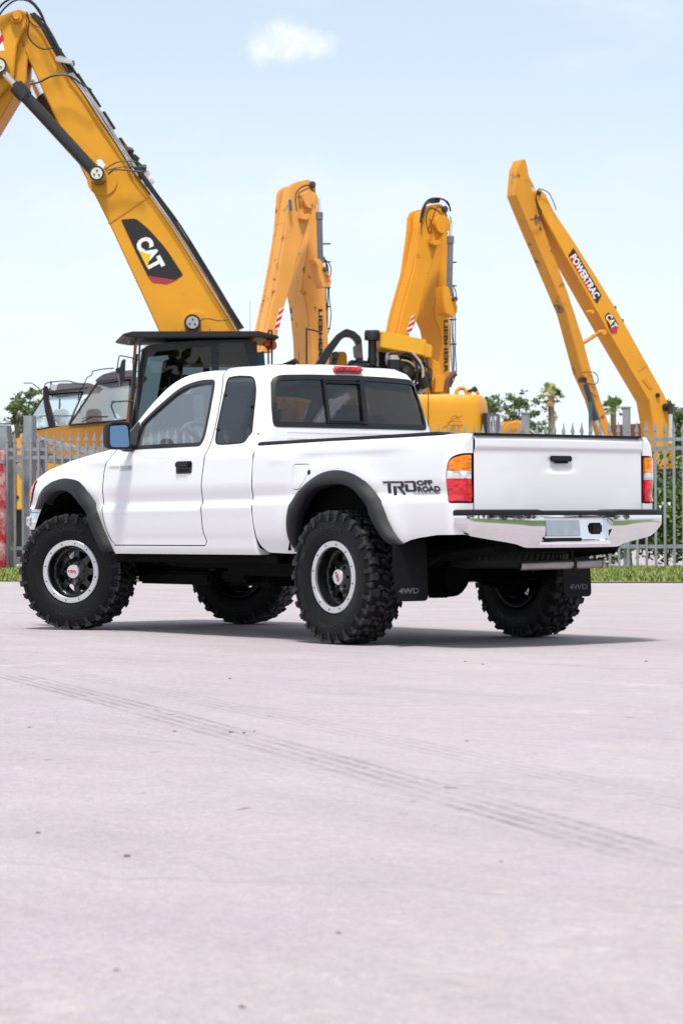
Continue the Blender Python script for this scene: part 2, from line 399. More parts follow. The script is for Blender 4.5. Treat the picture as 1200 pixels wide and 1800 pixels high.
def s_bed(u, z):
    if u >= -1.04: return V(u, Ybed(u, z), z)
    yb = Ybed(-1.04, z)
    if u >= -1.20:
        a = (-1.04-u)/.16*math.pi/2; return V(-1.04-.10*math.sin(a), yb-.10+.10*math.cos(a), z)
    t = (-1.20-u)/.03; return V(-1.14, (yb-.10)+(.672-(yb-.10))*t, z)
xr = pchip([.5, 1.25, 1.41, 1.60, 1.70, 1.74, 1.765, 1.785, 1.80, 1.812, 1.818], [.90, .905, .925, .955, .975, .992, 1.015, 1.06, 1.14, 1.26, 1.45])
def cabk(z):
    t = max(0, min(1, (z-1.255)/.09)); return t*t*(3-2*t)
def s_cab(u, z):
    if u >= 1.13: return V(u, Yf(u, z), z)
    k = cabk(z); xs = .925+(1.13-.925)*k; rr = min(.03+.08*k, Yf(1.13, z)*.9); x0 = xr(z)
    if u >= xs: return V(u, Yf(u, z), z)
    y0 = Yf(xs, z); v1 = max(0, y0-rr)
    if u >= .85:
        a = (xs-u)/(xs-.85)*math.pi/2; return V(xs+(x0-xs)*math.sin(a), v1+rr*math.cos(a), z)
    t = 1-(.85-u)/.7; crown = -.03*(1-t*t); return V(x0+crown, v1*t, z)
def cab_u(y, z):
    k = cabk(z); return .85-.7*(1-y/max(1e-6, Yf(.925+.205*k, z)-min(.03+.08*k, Yf(1.13, z)*.9)))
# ---- arches
fro = [(.487, .557), (.523, .638), (.528, .746), (.497, .853), (.435, .924), (.345, .975), (.232, 1.028), (.113, 1.064), (-.034, 1.073), (-.175, 1.051), (-.306, 1.001), (-.40, .935), (-.473, .861), (-.528, .758), (-.593, .666), (-.647, .622)]
fri = [(.40, .56), (.398, .61), (.386, .674), (.349, .791), (.27, .897), (.167, .952), (.049, .975), (-.097, .978), (-.229, .953), (-.314, .9), (-.37, .838), (-.436, .742), (-.519, .645), (-.56, .60)]
ffo = [(3.80, .88), (3.70, .955), (3.54, 1.035), (3.35, 1.077), (3.20, 1.082), (3.02, 1.056), (2.905, .99), (2.80, .891), (2.735, .765), (2.66, .64), (2.60, .565)]
ffi = [(3.60, .865), (3.47, .934), (3.345, .975), (3.21, .986), (3.088, .97), (2.98, .921), (2.873, .836), (2.795, .696), (2.70, .549)]
def shrink(p, c, d): return [(x+(c[0]-x)*d/math.hypot(x-c[0], z-c[1]), z+(c[1]-z)*d/math.hypot(x-c[0], z-c[1])) for x, z in p]
arR = shrink(catmull(fro, 4), (0, .5), .03); arF = shrink(catmull(ffo, 4), (3.2, .5), .03)
def flare(po, pi_, yfun, ymax, sg):
    n = 44; A = resamp_n(catmull(po, 6), n); B = resamp_n(catmull(pi_, 6), n); mb = MB(); K = 9; vs = []
    for i in range(n):
        a = A[i]; b = B[i]; ya = yfun(a[0], a[1]); tp = min(1, min(i, n-1-i)/3+.55); ym = ya+(ymax-.815)*tp
        if a[0] > 3.3: ym = ya+.055
        for k in range(K):
            t = k/(K-1)
            if t <= .8:
                s_ = t/.8; y = ya-.004+(ym-ya+.004)*math.sin(min(1, s_*1.25)*math.pi/2) - .008*max(0, s_-.8)/.2; q = a+(b-a)*(s_*.97)
            else:
                s_ = (t-.8)/.2; y = ym-.008-(s_)*.07; q = a+(b-a)*(.97+.03*s_)
            vs.append(V(q[0], y*sg, q[1]))
    fs = [(i*K+k, (i+1)*K+k, (i+1)*K+k+1, i*K+k+1) for i in range(n-1) for k in range(K-1)]
    fs += [tuple(range(K)), tuple((n-1)*K+k for k in range(K))[::-1]]
    mb.add(vs, fs); return mb
for sg in (1, -1):
    T(flare(fro, fri, Ybed, .874, sg).build('fender_flare', 'flare', ang=60)); T(flare(ffo, ffi, Yf, .872, sg).build('fender_flare', 'flare', ang=60))
# ---- panels
g = .0048
door_rear = [(1.484, .607), (1.468, .635), (1.492, .700), (1.496, .80), (1.492, .90), (1.484, 1.035), (1.460, 1.207), (1.444, 1.377), (1.475, 1.618), (1.53, 1.738), (1.555, 1.772)]
door_front = [(2.60, 1.272), (2.694, 1.156), (2.712, 1.056), (2.713, .96), (2.705, .834), (2.679, .723), (2.63, .645), (2.575, .607)]
apil = [(2.545, 1.345), (2.511, 1.377), (2.42, 1.461), (2.342, 1.537), (2.25, 1.615), (2.15, 1.684), (2.05, 1.732), (1.95, 1.762), (1.82, 1.776), (1.70, 1.778)]
dr = catmull(door_rear, 4); df = catmull(door_front, 4); ap = catmull(apil, 4)
door_o = [(x+g, z) for x, z in dr]+ap[::-1]+[(x-g, z) for x, z in df]
door_o = [(x, max(z, .607)) for x, z in door_o]
dw = [(2.391, 1.262, .03), (1.56, 1.262, .04), (1.535, 1.33, .05), (1.55, 1.491, 0), (1.575, 1.65, .05), (1.60, 1.712, .05), (1.777, 1.716, .06), (1.921, 1.696, .08), (2.038, 1.658, .08), (2.144, 1.596, .06), (2.253, 1.534, .05), (2.35, 1.466, 0), (2.375, 1.445, 0)]
dwo = rpoly(dw)
def inset(poly, d):
    p = np.array(poly); n = len(p); out = []; area = sum(p[i-1][0]*p[i][1]-p[i][0]*p[i-1][1] for i in range(n)); s_ = 1 if area > 0 else -1
    for i in range(n):
        a = p[i-1]; b = p[i]; c = p[(i+1) % n]; d1 = b-a; d2 = c-b; l1 = np.linalg.norm(d1); l2 = np.linalg.norm(d2)
        if l1 < 1e-7 or l2 < 1e-7: continue
        n1 = np.array([-d1[1], d1[0]])/l1*s_; n2 = np.array([-d2[1], d2[0]])/l2*s_; m_ = n1+n2; k = max(.35, (m_@m_)/2); out.append(tuple(b+m_/k*d))
    return out
dwi = inset(dwo, .026)
bedgap = [(.886, 1.252), (.898, 1.131), (.903, .996), (.908, .817), (.895, .69), (.87, .612), (.82, .572), (.78, .560)]
bgp = catmull(bedgap, 4)
qw = [(1.447, 1.719, .0), (1.358, 1.727, .06), (1.15, 1.713, .07), (1.085, 1.64, .06), (1.065, 1.562, 0), (1.040, 1.39, 0), (1.025, 1.268, .08), (1.299, 1.262, .1), (1.405, 1.27, .07), (1.426, 1.395, 0), (1.446, 1.631, 0), (1.46, 1.70, .05)]
qwo = rpoly(qw)
def rearw(pts): return [(cab_u(y, z), z) for y, z in pts]
RW = rpoly([(.645, 1.372, .05), (.645, 1.50, 0), (.620, 1.66, 0), (.585, 1.712, .1), (.30, 1.722, 0), (0, 1.724, 0)]+[(-.30, 1.722, 0), (-.585, 1.712, .1), (-.620, 1.66, 0), (-.645, 1.50, 0), (-.645, 1.372, .05)])
RWi = inset(RW, .034)
RWh = [p for p in RW if p[0] > 0]+[(0, 1.724), (0, 1.372)]
def halfclip(poly, y0=0.0, keep=1):
    out = []; n = len(poly)
    for i in range(n):
        a = poly[i-1]; b = poly[i]; fa = (a[0]-y0)*keep >= 0; fb = (b[0]-y0)*keep >= 0
        if fa != fb: t = (y0-a[0])/(b[0]-a[0]); out.append((y0, a[1]+(b[1]-a[1])*t))
        if fb: out.append(b)
    return out
def clipz(poly, z0, z1):
    for zz, k in ((z0, 1), (z1, -1)):
        out = []
        for i in range(len(poly)):
            a = poly[i-1]; b = poly[i]; fa = (a[1]-zz)*k >= 0; fb = (b[1]-zz)*k >= 0
            if fa != fb: t = (zz-a[1])/(b[1]-a[1]); out.append((a[0]+(b[0]-a[0])*t, zz))
            if fb: out.append(b)
        poly = out
    return poly
# cab: left half side + rear wall up to the roof, mirrored into one body mesh
zt = 1.811
cab_o = [(x+g, z) for x, z in bgp][::1]+[(.80, .545), (2.60, .545), (2.60, .600), (1.51, .600), (1.484-g, .604)]
cab_o = [(.15, 1.246), (.892, 1.246)]+[(x+.003, z) for x, z in bgp if z < 1.235]+[(.80, .545), (2.60, .545), (2.60, .600), (1.49, .600)]
cab_o += [(x-g, z) for x, z in dr[2:] if z < 1.76]
cab_o += [(1.555, 1.775), (1.60, 1.80), (1.62, zt), (.15, zt)]
rwu = rearw([(y, z) for y, z in halfclip(RW, 0.0, 1) if y > 1e-6]); zlo = 1.372; zhi = 1.724
# the rear-window opening reaches the centre line, so it is cut out of the outline itself
cab_o = cab_o[:-1]+[(.15, zt), (.15, zhi)]+[p for p in rearw(sorted([(y, z) for y, z in RW if y > 1e-6 and z > 1.45], key=lambda q: q[0]))]
cab_o += rearw([(.6445, 1.45)])+rearw([(y, z) for y, z in RW if y > 1e-6 and z <= 1.45])[::1]
cl = [(y, z) for y, z in RW if y > 1e-6 and z <= 1.45]; cl.sort(key=lambda q: (q[0]-0, -q[1]), reverse=False)
low = sorted([p for p in cl], key=lambda q: math.atan2(q[1]-1.45, q[0]-.3), reverse=True)
cab_o = [(.15, 1.246), (.892, 1.246)]+[(x+.003, z) for x, z in bgp if z < 1.235]+[(.80, .545), (2.60, .545), (2.60, .600), (1.49, .600)]+[(x-g, z) for x, z in dr[2:] if z < 1.76]+[(1.555, 1.775), (1.60, 1.80), (1.62, zt), (.15, zt), (.15, zhi)] \
    + rearw(sorted([(y, z) for y, z in RW if y > 1e-6 and z > 1.45], key=lambda q: math.atan2(q[1]-1.45, q[0]-.3), reverse=True)) + rearw(low) + [(.15, zlo)]
T(panel('cab', cab_o, [qwo], s_cab, 'paint', None, 'seal_shade', step=.035, both=True, depth=.018))
panel_in = T(panel('cab_lining', cab_o, [qwo], s_cab, 'dash', None, step=.06, both=True, depth=0, off=-.02))
# roof sheet
def s_roof(u, v):
    # u = y fraction -1..1, v = x
    z = roofz(v, u); return V(v, u*.66, z)
def roofz(x, t):
    a = abs(t)*.66
    lo, hi = 1.5, 1.818
    for _ in range(30):
        md = (lo+hi)/2
        if Y0(md) > a: lo = md
        else: hi = md
    zc = lo-.005
    if x < 1.5:
        lo, hi = 1.5, 1.818
        for _ in range(30):
            md = (lo+hi)/2
            if xr(md)+.01 < x: lo = md
            else: hi = md
        zc = min(zc, lo)
    xf = 2.22-.10*t*t
    if x > xf-.45: zc -= .20*((x-xf+.45)/.45)**2.2
    return zc
rp = [(-.96, 1.13), (.96, 1.13), (.96, 1.9), (.90, 2.08), (0, 2.2), (-.90, 2.08), (-.96, 1.9)]
T(panel('roof', rp, [], s_roof, 'paint', None, step=.05, depth=.01, off=-.012, flip=False))
# windscreen
def s_ws(u, v):   # u=y, v 0..1 bottom to top
    zt_ = 1.66-.05*abs(u)/.6; z = 1.27+(zt_-1.27)*v; x = 2.80+(2.18-2.80)*v-.22*(abs(u)/.72)**2.2*(1-.35*v); return V(x, u*(1-.15*v), z)
T(panel('windscreen', rpoly([(-.74, .02, .03), (.74, .02, .03), (.74, .98, .05), (-.74, .98, .05)]), [], s_ws, 'screen', None, step=.08, depth=.005))
# doors
for mir in (False, True):
    d = T(panel('door', door_o, [dwo], s_side, 'paint', None, 'seal_shade', step=.04, mirror=mir, depth=.022))
    panel('door_lining', inset(door_o, .012), [dwo], s_side, 'dash', d, step=.07, mirror=mir, depth=0, off=-.024)
    panel('window_trim', dwo, [dwi], s_side, 'trim', d, step=.03, mirror=mir, depth=.018, off=.003)
    panel('window_glass', inset(dwo, .018), [], s_side, 'screen' if mir else 'clear', d, step=.08, mirror=mir, depth=0, off=-.012)
    sail = [(2.50, 1.262), (2.39, 1.262), (2.345, 1.262), (2.372, 1.43), (2.41, 1.452), (2.535, 1.325)]
    panel('mirror_base', rpoly([(a, b, .012) for a, b in [(2.53, 1.262), (2.35, 1.262), (2.368, 1.40), (2.398, 1.455), (2.54, 1.322)]]), [], s_side, 'trim', d, step=.04, mirror=mir, depth=.02, off=.012)
    sg = -1 if mir else 1
    hp = V(1.69, Yf(1.69, 1.12)*sg, 1.125)
    hr = rpoly([(1.605, 1.082, .02), (1.792, 1.082, .02), (1.798, 1.166, .02), (1.608, 1.166, .02)])
    h = panel('door_handle', hr, [], s_side, 'trim', d, step=.03, mirror=mir, depth=.02, off=.004)
    mb = MB(); mb.box((1.70, (Yf(1.7, 1.14)+.018)*sg, 1.142), (.15, .022, .034)); mb.build('pull', 'flare', h, bevel=.006)
    mb = MB(); mb.box((1.70, (Yf(1.7, 1.10)+.003)*sg, 1.103), (.13, .006, .024)); mb.build('recess', 'seal_shade', h)
# badge on the near door, script letters along the shoulder
mb = MB(); nrm = V(0, 1, 0)
def side_text(mb, s, x0, z0, w_, h_, surf, off=.003, **k): put_text(mb, s, lambda u, v, h: surf(x0-u, z0+v)+V(0, off+h, 0), w_, h_, **k)
side_text(mb, 'TOYOTA', 2.575, 1.142, .125, .018, s_side, bold=.01, shear=.2)
side_text(mb, 'TACOMA', 2.425, 1.140, .150, .026, s_side, bold=.02, shear=.3)
mb.box((2.425, Yf(2.42, 1.122)+.003, 1.122), (.15, .002, .004)); T(mb.build('badge', 'badge'))
# fender
fen = [(2.60+g, 1.272)]+[(x+g, z) for x, z in df]+[(2.60, .600), (2.60, .56)]+arF[::-1]+[(3.82, .862), (3.885, .87), (3.875, .978), (3.80, 1.062), (3.76, 1.086), (3.71, 1.107), (3.63, 1.140), (3.50, 1.172), (3.33, 1.204), (3.06, 1.230), (2.83, 1.250), (2.60+g, 1.282)]
hl = rpoly([(3.90, .90, 0), (3.83, .915, .02), (3.765, 1.0, .02), (3.735, 1.080, .02), (3.78, 1.085, 0), (3.80, 1.066, 0), (3.87, .985, 0), (3.90, .93, 0)])
for mir in (False, True): T(panel('fender', fen, [], s_side, 'paint', None, 'seal_shade', step=.045, mirror=mir, depth=.02))
hls = rpoly([(3.882, .895, .01), (3.835, .925, .02), (3.772, 1.0, .02), (3.742, 1.075, .015), (3.775, 1.072, .01), (3.862, .99, .01)])
for mir in (False, True):
    a = T(panel('headlight', hls, [], s_side, 'trim', None, step=.03, mirror=mir, depth=.01, off=.003))
    panel('turn_lens', inset(hls, .012), [], s_side, 'amber', a, step=.03, mirror=mir, depth=.01, off=.009)
    sg = -1 if mir else 1; mb = MB(); mb.box((3.885, .56*sg, .985), (.03, .26, .15)); mb.build('main_lens', 'clearlens', a, bevel=.01)
# hood and cowl
def s_hood(u, v):   # u = x, v = y
    ye = max(.55, Yf(u, hoodtop(u))-.006); return V(u, v, hoodtop(u)-.004+.020*(1-(min(1, abs(v)/ye))**2))
hoodtop = pchip([2.60, 2.83, 3.06, 3.33, 3.50, 3.63, 3.71, 3.76, 3.80, 3.875], [1.282, 1.250, 1.230, 1.204, 1.172, 1.140, 1.107, 1.086, 1.062, .978])
e1 = [(x, -(Yf(x, hoodtop(x))-.006)) for x in (2.61, 2.8, 3.0, 3.2, 3.4, 3.6, 3.71, 3.80)]+[(3.86, -.60), (3.87, -.5)]
T(panel('hood', e1+[(x, -y) for x, y in e1[::-1]], [], s_hood, 'paint', None, step=.06, depth=.015, flip=True, off=.001))
mb = MB(); mb.box((2.70, 0, 1.24), (.30, 1.40, .03)); T(mb.build('cowl', 'trim', bevel=.008))
# front face: grille, bumper
mb = MB(); mb.box((3.86, 0, .985), (.05, .84, .20), mi=0)
for k in range(5): mb.box((3.893, 0, .91+k*.038), (.02, .80, .012), mi=1)
T(mb.build('grille', ['chrome', 'seal_shade'], bevel=.004))
plan = catmull([(.735, 3.70), (.745, 3.80), (.725, 3.875), (.65, 3.93), (.45, 3.965), (0, 3.985)], 5)
plan = plan+[(-y, x) for y, x in plan[::-1][1:]]
def sweep_plan(plan, prof, mb, mi=0):
    vs = []; K = len(prof); n = len(plan)
    for i, (y, x) in enumerate(plan):
        a = plan[max(i-1, 0)]; b = plan[min(i+1, n-1)]; t = V(b[1]-a[1], b[0]-a[0], 0).normalized(); nn = V(-t.y, t.x, 0)
        if nn.dot(V(x-(3.2 if x > 0 else -.6), y*.6, 0)) < 0: nn = -nn
        for o_, z in prof: vs.append(V(x, y, z)+nn*o_)
    fs = [(i*K+k, i*K+(k+1) % K, (i+1)*K+(k+1) % K, (i+1)*K+k) for i in range(n-1) for k in range(K)]+[tuple(range(K)), tuple((n-1)*K+k for k in range(K))]
    return mb.add(vs, fs, mi)
mb = MB(); sweep_plan(plan, [(-.02, .715), (.0, .715), (.012, .74), (.008, .80), (-.005, .835), (-.03, .835)], mb, 0); fb = T(mb.build('front_bumper', ['chrome'], ang=40))
mb = MB(); sweep_plan(plan[1:-1], [(-.06, .60), (-.02, .60), (.0, .713), (-.06, .713)], mb); mb.build('valance', 'flare', fb, ang=40)
mb = MB(); sweep_plan([(y, x-.03) for y, x in plan], [(-.04, .84), (-.0, .84), (.01, .86), (-.01, .875), (-.05, .875)], mb); mb.build('bumper_cap', 'paint', fb, ang=50)
for sg in (1, -1):
    mb = MB(); mb.box((3.862, .748*sg, .775), (.085, .014, .07), Matrix.Rotation(-.32*sg, 3, 'Z')); mb.build('marker_lamp', 'clearlens', fb, bevel=.005)
    mb = MB(); mb.box((3.872, .748*sg, .780), (.025, .014, .036), Matrix.Rotation(-.4*sg, 3, 'Z')); mb.build('marker_bulb', 'amber', fb, bevel=.004)
# ---- bed
bed = [(.886-.002, 1.252)]+[(x-.001, z) for x, z in bgp]+[(.543, .555), (.49, .556)]+arR+[(-.70, .642), (-.79, .656), (-.955, .672), (-1.20, .674), (-1.225, .674), (-1.227, 1.258), (-1.19, 1.263), (-1.08, 1.262), (-.98, 1.256), (-.6, 1.253)]
fuel = rpoly([(.458, .955, .03), (.470, 1.0, 0), (.452, 1.119, .025), (.272, 1.117, .02), (.255, 1.05, .03), (.33, .99, .04), (.36, .952, .02)])
fuel = rpoly([(.462, .957, .03), (.456, 1.119, .025), (.272, 1.117, .02), (.268, 1.058, .02), (.33, 1.0, .03), (.375, .957, .02)])
lampo = rpoly([(-1.2265, 1.149, 0), (-1.15, 1.148, .05), (-1.075, 1.118, .06), (-1.058, 1.02, .02), (-1.058, .895, .02), (-1.075, .857, .025), (-1.2265, .857, 0)])
bed2 = [p for p in bed]
lo_ = [p for p in lampo if p[0] > -1.226]
# the lamp notch opens on the rear edge of the panel
i0 = bed2.index((-1.225, .674)); ent = [(-1.226, .674), (-1.226, .857)]+[p for p in lo_[::-1]]+[(-1.226, 1.149)]
lowfirst = sorted(lo_, key=lambda q: math.atan2(q[1]-1.0, q[0]+1.2265))
bed3 = bed2[:i0]+[(-1.2265, .674), (-1.2265, .857)]+lowfirst+[(-1.2265, 1.149)]+bed2[i0+1:]
for mir in (False, True):
    b = T(panel('bed_side', bed3, [fuel] if not mir else [], s_bed, 'paint', None, None, step=.04, mirror=mir, depth=.02))
    if not mir:
        f = panel('fuel_door', inset(fuel, .0045), [], s_bed, 'paint', b, step=.04, depth=.012)
        mb = MB(); mb.cyl(V(.268, Ybed(.27, 1.06)-.004, 1.062), V(.268, Ybed(.27, 1.06)+.002, 1.062), .016); mb.build('latch', 'seal_shade', f)
    lamp = T(panel('tail_light', inset(lampo, .002), [], s_bed, 'seal_shade', None, step=.025, mirror=mir, depth=.03, off=-.012))
    li = inset(lampo, .011)
    for nm, z0, z1, mm in (('amber_lens', 1.047, 1.2, 'amber'), ('clear_lens', 1.0, 1.0455, 'clearlens'), ('red_lens', .8, .9985, 'red')):
        panel(nm, clipz(li, z0, z1), [], s_bed, mm, lamp, step=.02, mirror=mir, depth=.016, off=.005)
    mb = MB(); sg = -1 if mir else 1
    pts = [s_bed(x, z)+V(0, 0, 0) for x, z in [(.875, 1.252), (.5, 1.254), (0, 1.256), (-.5, 1.258), (-.90, 1.262), (-.98, 1.262)]]
    prof = [(-.10, .0), (.002, -.012), (.006, .004), (-.004, .018), (-.10, .018)]
    vs = []
    for i, p in enumerate(pts):
        k = (1 if i < len(pts)-1 else .1)
        for o_, z in prof: vs.append(V(p.x, (p.y+o_-.07*(1-k))*sg, p.z+z*k))
    K = len(prof); mb.add(vs, [(i*K+k, i*K+(k+1) % K, (i+1)*K+(k+1) % K, (i+1)*K+k) for i in range(len(pts)-1) for k in range(K)]+[tuple(range(K)), tuple((len(pts)-1)*K+k for k in range(K))])
    T(mb.build('bed_rail', 'flare', ang=50))
# bed box: floor, inner walls, front wall
mb = MB(); mb.box((-.12, 0, .80), (1.98, 1.5, .03)); mb.box((.845, 0, 1.0), (.03, 1.50, .46))
for sg in (1, -1): mb.box((-.12, .70*sg, 1.03), (1.98, .02, .44)); mb.box((-.08, .735*sg, 1.243), (1.86, .09, .012))
T(mb.build('bed_box', 'under'))
# stamped ribs on the cab back below the window
mb = MB()
for z in (1.335, 1.295): mb.box((.897-.03, 0, z), (.008, 1.12, .006))
T(mb.build('rear_panel_rib', 'paint', bevel=.002))
# tailgate
def s_tg(u, v):
    s_ = max(0, min(1, (v-1.155)/.03)); s_ = s_*s_*(3-2*s_); x = -1.136-.006*(1-(u/.67)**2)-.011*s_
    if v > 1.225: x += .03*((v-1.225)/.035)**2
    x += .007*math.exp(-((u/.12)**4)-(((v-1.085)/.04)**4)); return V(x, u, v)
tg = T(panel('tailgate', rpoly([(-.666, .812, .006), (.666, .812, .006), (.666, 1.258, .01), (-.666, 1.258, .01)]), [], s_tg, 'paint', None, 'seal_shade', step=.025, depth=.03))
mb = MB(); mb.box((-1.150, .0, 1.123), (.016, .172, .034)); mb.box((-1.150, 0.0, 1.101), (.012, .12, .012)); mb.build('tailgate_handle', 'flare', tg, bevel=.006)
mb = MB(); mb.box((-1.12, 0, 1.262), (.06, 1.33, .012)); mb.build('tailgate_cap', 'flare', tg, bevel=.004)
mb = MB(); mb.box((-1.10, 0, .797), (.03, 1.44, .05)); T(mb.build('rear_sill', 'seal_shade'))
# rear bumper
rpl = pchip([0, .3, .6, .72, .765, .79, .80, .803], [-1.315, -1.305, -1.272, -1.24, -1.215, -1.19, -1.165, -1.13])
bp = catmull([(0, -1.315), (.2, -1.31), (.42, -1.298), (.62, -1.27), (.73, -1.238), (.785, -1.19), (.80, -1.12)], 6); bpa = np.array([(-y, x) for y, x in bp[::-1]]+list(bp[1:]))
dd = np.r_[0, np.cumsum(np.linalg.norm(np.diff(bpa, axis=0), axis=1))]; dd -= dd[-1]/2; UL = dd[-1]
prx = pchip([0, .25, .45, .55, .61, .75, .88, 1.0], [.060, .028, .009, .0018, .0008, .0003, .0001, .0003])
zbt = pchip([0, .36, .44, .60, .80, .95], [.592, .594, .615, .640, .668, .685])
def s_rb(u, v):   # u arc length, v 0..1
    y = float(np.interp(u, dd, bpa[:, 0])); x = float(np.interp(u, dd, bpa[:, 1])); e = .01
    ty = float(np.interp(u+e, dd, bpa[:, 0])-np.interp(u-e, dd, bpa[:, 0])); tx = float(np.interp(u+e, dd, bpa[:, 1])-np.interp(u-e, dd, bpa[:, 1])); n_ = V(-ty, tx, 0)
    n_ = n_.normalized() if n_.length > 0 else V(-1, 0, 0); zb = zbt(abs(u)); z = zb+(.785-zb)*v
    return V(x, y, z)-n_*prx(v)*1.0
rec = rpoly([(-.285, .99, 0), (-.255, .22, .03), (.255, .22, .03), (.285, .99, 0)])
rb = T(panel('rear_bumper', [(-UL+.004, 0), (UL-.004, 0), (UL-.004, 1), (-UL+.004, 1)], [rpoly([(-.28, .93, .02), (-.25, .22, .03), (.25, .22, .03), (.28, .93, .02)])], s_rb, 'chrome', None, step=.035, depth=.045))
mb = MB(); mb.box((-1.262, 0, .69), (.01, .56, .16), Matrix.Rotation(R(7), 3, 'Y')); mb.build('licence_recess', 'chrome', rb)
mb = MB(); mb.box((-1.274, .10, .708), (.01, .27, .095), Matrix.Rotation(R(7), 3, 'Y')); mb.build('licence_panel', 'chromeplate', rb, bevel=.003)
mb = MB(); mb.box((-1.285, .11, .640), (.03, .30, .022)); mb.build('slot', 'seal_shade', rb, bevel=.008)
mb = MB(); mb.box((-1.272, -.165, .705), (.03, .095, .068)); mb.build('hitch_cover', 'seal_shade', rb, bevel=.012)
for yy in (.16, .01): mb = MB(); mb.box((-1.30, yy-.03, .780), (.02, .022, .012)); mb.build('plate_lamp', 'clearlens', rb, bevel=.003)
mb = MB(); pl = [(y*1.006, x) for y, x in bpa]; pl2 = resamp_n(pl, 60)
vs = []; prof = [(.006, .784), (.010, .797), (.006, .813), (-.012, .819), (-.13, .819), (-.13, .784)]; K = len(prof)
for i, (y, x) in enumerate(pl2):
    a = pl2[max(i-1, 0)]; b = pl2[min(i+1, 59)]; ty = b[0]-a[0]; tx = b[1]-a[1]; nn = V(-ty, tx, 0).normalized()
    for o_, z in prof:
        dz = -.006 if (abs(y) < .30 and z > .80) else 0
        q = V(x, y, z+dz)+nn*o_
        if o_ < -.1: q = V(-1.145, max(-.79, min(.79, y)), z+dz)
        vs.append(q)
mb.add(vs, [(i*K+k, (i+1)*K+k, (i+1)*K+(k+1) % K, i*K+(k+1) % K) for i in range(59) for k in range(K)]+[tuple(range(K)), tuple(59*K+k for k in range(K))])
mb.build('step_pad', 'flare', rb, ang=45)
# third brake light
def s_rear(y, z): return s_cab(cab_u(y, z), z)
p0 = s_rear(.001, 1.752)
mb = MB(); mb.box((p0.x-.012, 0, 1.764), (.05, .232, .040), Matrix.Rotation(R(-8), 3, 'Y')); bl = T(mb.build('brake_light', 'red', bevel=.012, seg=3))
for yy in (-.045, 0, .045, .085, -.085):
    mb = MB(); mb.cyl((p0.x-.038, yy, 1.765), (p0.x-.0395, yy, 1.765), .011 if abs(yy) < .08 else .007); mb.build('bulb', 'redlow', bl)
# glass
for mir in (False, True):
    q = T(panel('quarter_window', qwo, [], s_cab, 'tint', None, step=.05, mirror=mir, depth=.0, off=-.001))
    sg = -1 if mir else 1
    panel('window_border', qwo, [inset(qwo, .010)], s_cab, 'seal_shade', q, step=.03, mirror=mir, depth=0, off=.0008)
    for x, z in ((1.425, 1.60), (1.405, 1.37), (1.085, 1.51)):
        mb = MB(); yy = Yf(x, z); mb.cyl((x, (yy-.005)*sg, z), (x, (yy+.010)*sg, z), .011, .009, n=12); mb.build('hinge', 'trim', q)
def fullrear(poly): return poly
def s_rw(u, v):
    p = s_rear(abs(u)+1e-5, v); return V(p.x, p.y*(1 if u >= 0 else -1), p.z)
fr = T(panel('rear_window_frame', RW, [RWi], s_rw, 'trim', None, step=.03, depth=.02, off=.004))
gi = inset(RW, .028)
def span(poly, a, b): return halfclip(halfclip(poly, a, 1), b, -1)
for a, b in ((.215, .9), (-.085, .205), (-.9, -.095)):
    T(panel('rear_window_pane', span(gi, a, b), [], s_rw, 'tint', None, step=.06, depth=0, off=-.004))
mb = MB()
def rbar(y0, z0, y1, z1, w_, off=.0):
    a = s_rw(y0, z0); b = s_rw(y1, z1); mb.beam(a+V(-.004-off, 0, 0), b+V(-.004-off, 0, 0), .022, w_, up=(0, 1, 0) if y0 == y1 else (0, 0, 1))
rbar(.21, 1.40, .21, 1.70, .024); rbar(-.09, 1.40, -.09, 1.70, .036, .004); rbar(-.09, 1.675, .21, 1.675, .014, .003); rbar(-.09, 1.412, .21, 1.412, .016, .003)
mb.build('slider_frame', 'trim', fr)
# mirrors
for sg in (1, -1):
    mb = MB(); prof = rpoly([(-.086, -.092, .045), (.086, -.092, .03), (.086, .092, .03), (-.086, .092, .05)], 6)
    rings = [(0, 1), (.03, 1.04), (.075, .96), (.115, .72), (.13, .4)]
    vs = []; n = len(prof)
    for dx, s_ in rings: vs += [V(2.275+dx+.1*0, (.955-a*s_)*sg, 1.352+b*s_) for a, b in prof]
    fs = [(i*n+k, i*n+(k+1) % n, (i+1)*n+(k+1) % n, (i+1)*n+k) for i in range(len(rings)-1) for k in range(n)]+[tuple((len(rings)-1)*n+k for k in range(n))]
    # recessed rim round the glass
    vs += [V(2.275, (.955-a*.88)*sg, 1.352+b*.88) for a, b in prof]+[V(2.33, (.955-a*.86)*sg, 1.352+b*.86) for a, b in prof]
    r0 = len(rings)*n; fs += [(k, (k+1) % n, r0+(k+1) % n, r0+k) for k in range(n)]+[(r0+k, r0+(k+1) % n, r0+n+(k+1) % n, r0+n+k) for k in range(n)]
    mb.add(vs, fs); mb.tube([(2.32, .92*sg, 1.29), (2.36, .85*sg, 1.275), (2.40, .78*sg, 1.275)], [.035, .03, .028]); mi_ = T(mb.build('wing_mirror', 'flare', ang=50))
    mb = MB(); mb.add([V(2.294+b*.15-a*.20, (.955-a*.85)*sg, 1.352+b*.85) for a, b in prof], [tuple(range(n))]); mb.build('mirror_glass', 'mirror', mi_)
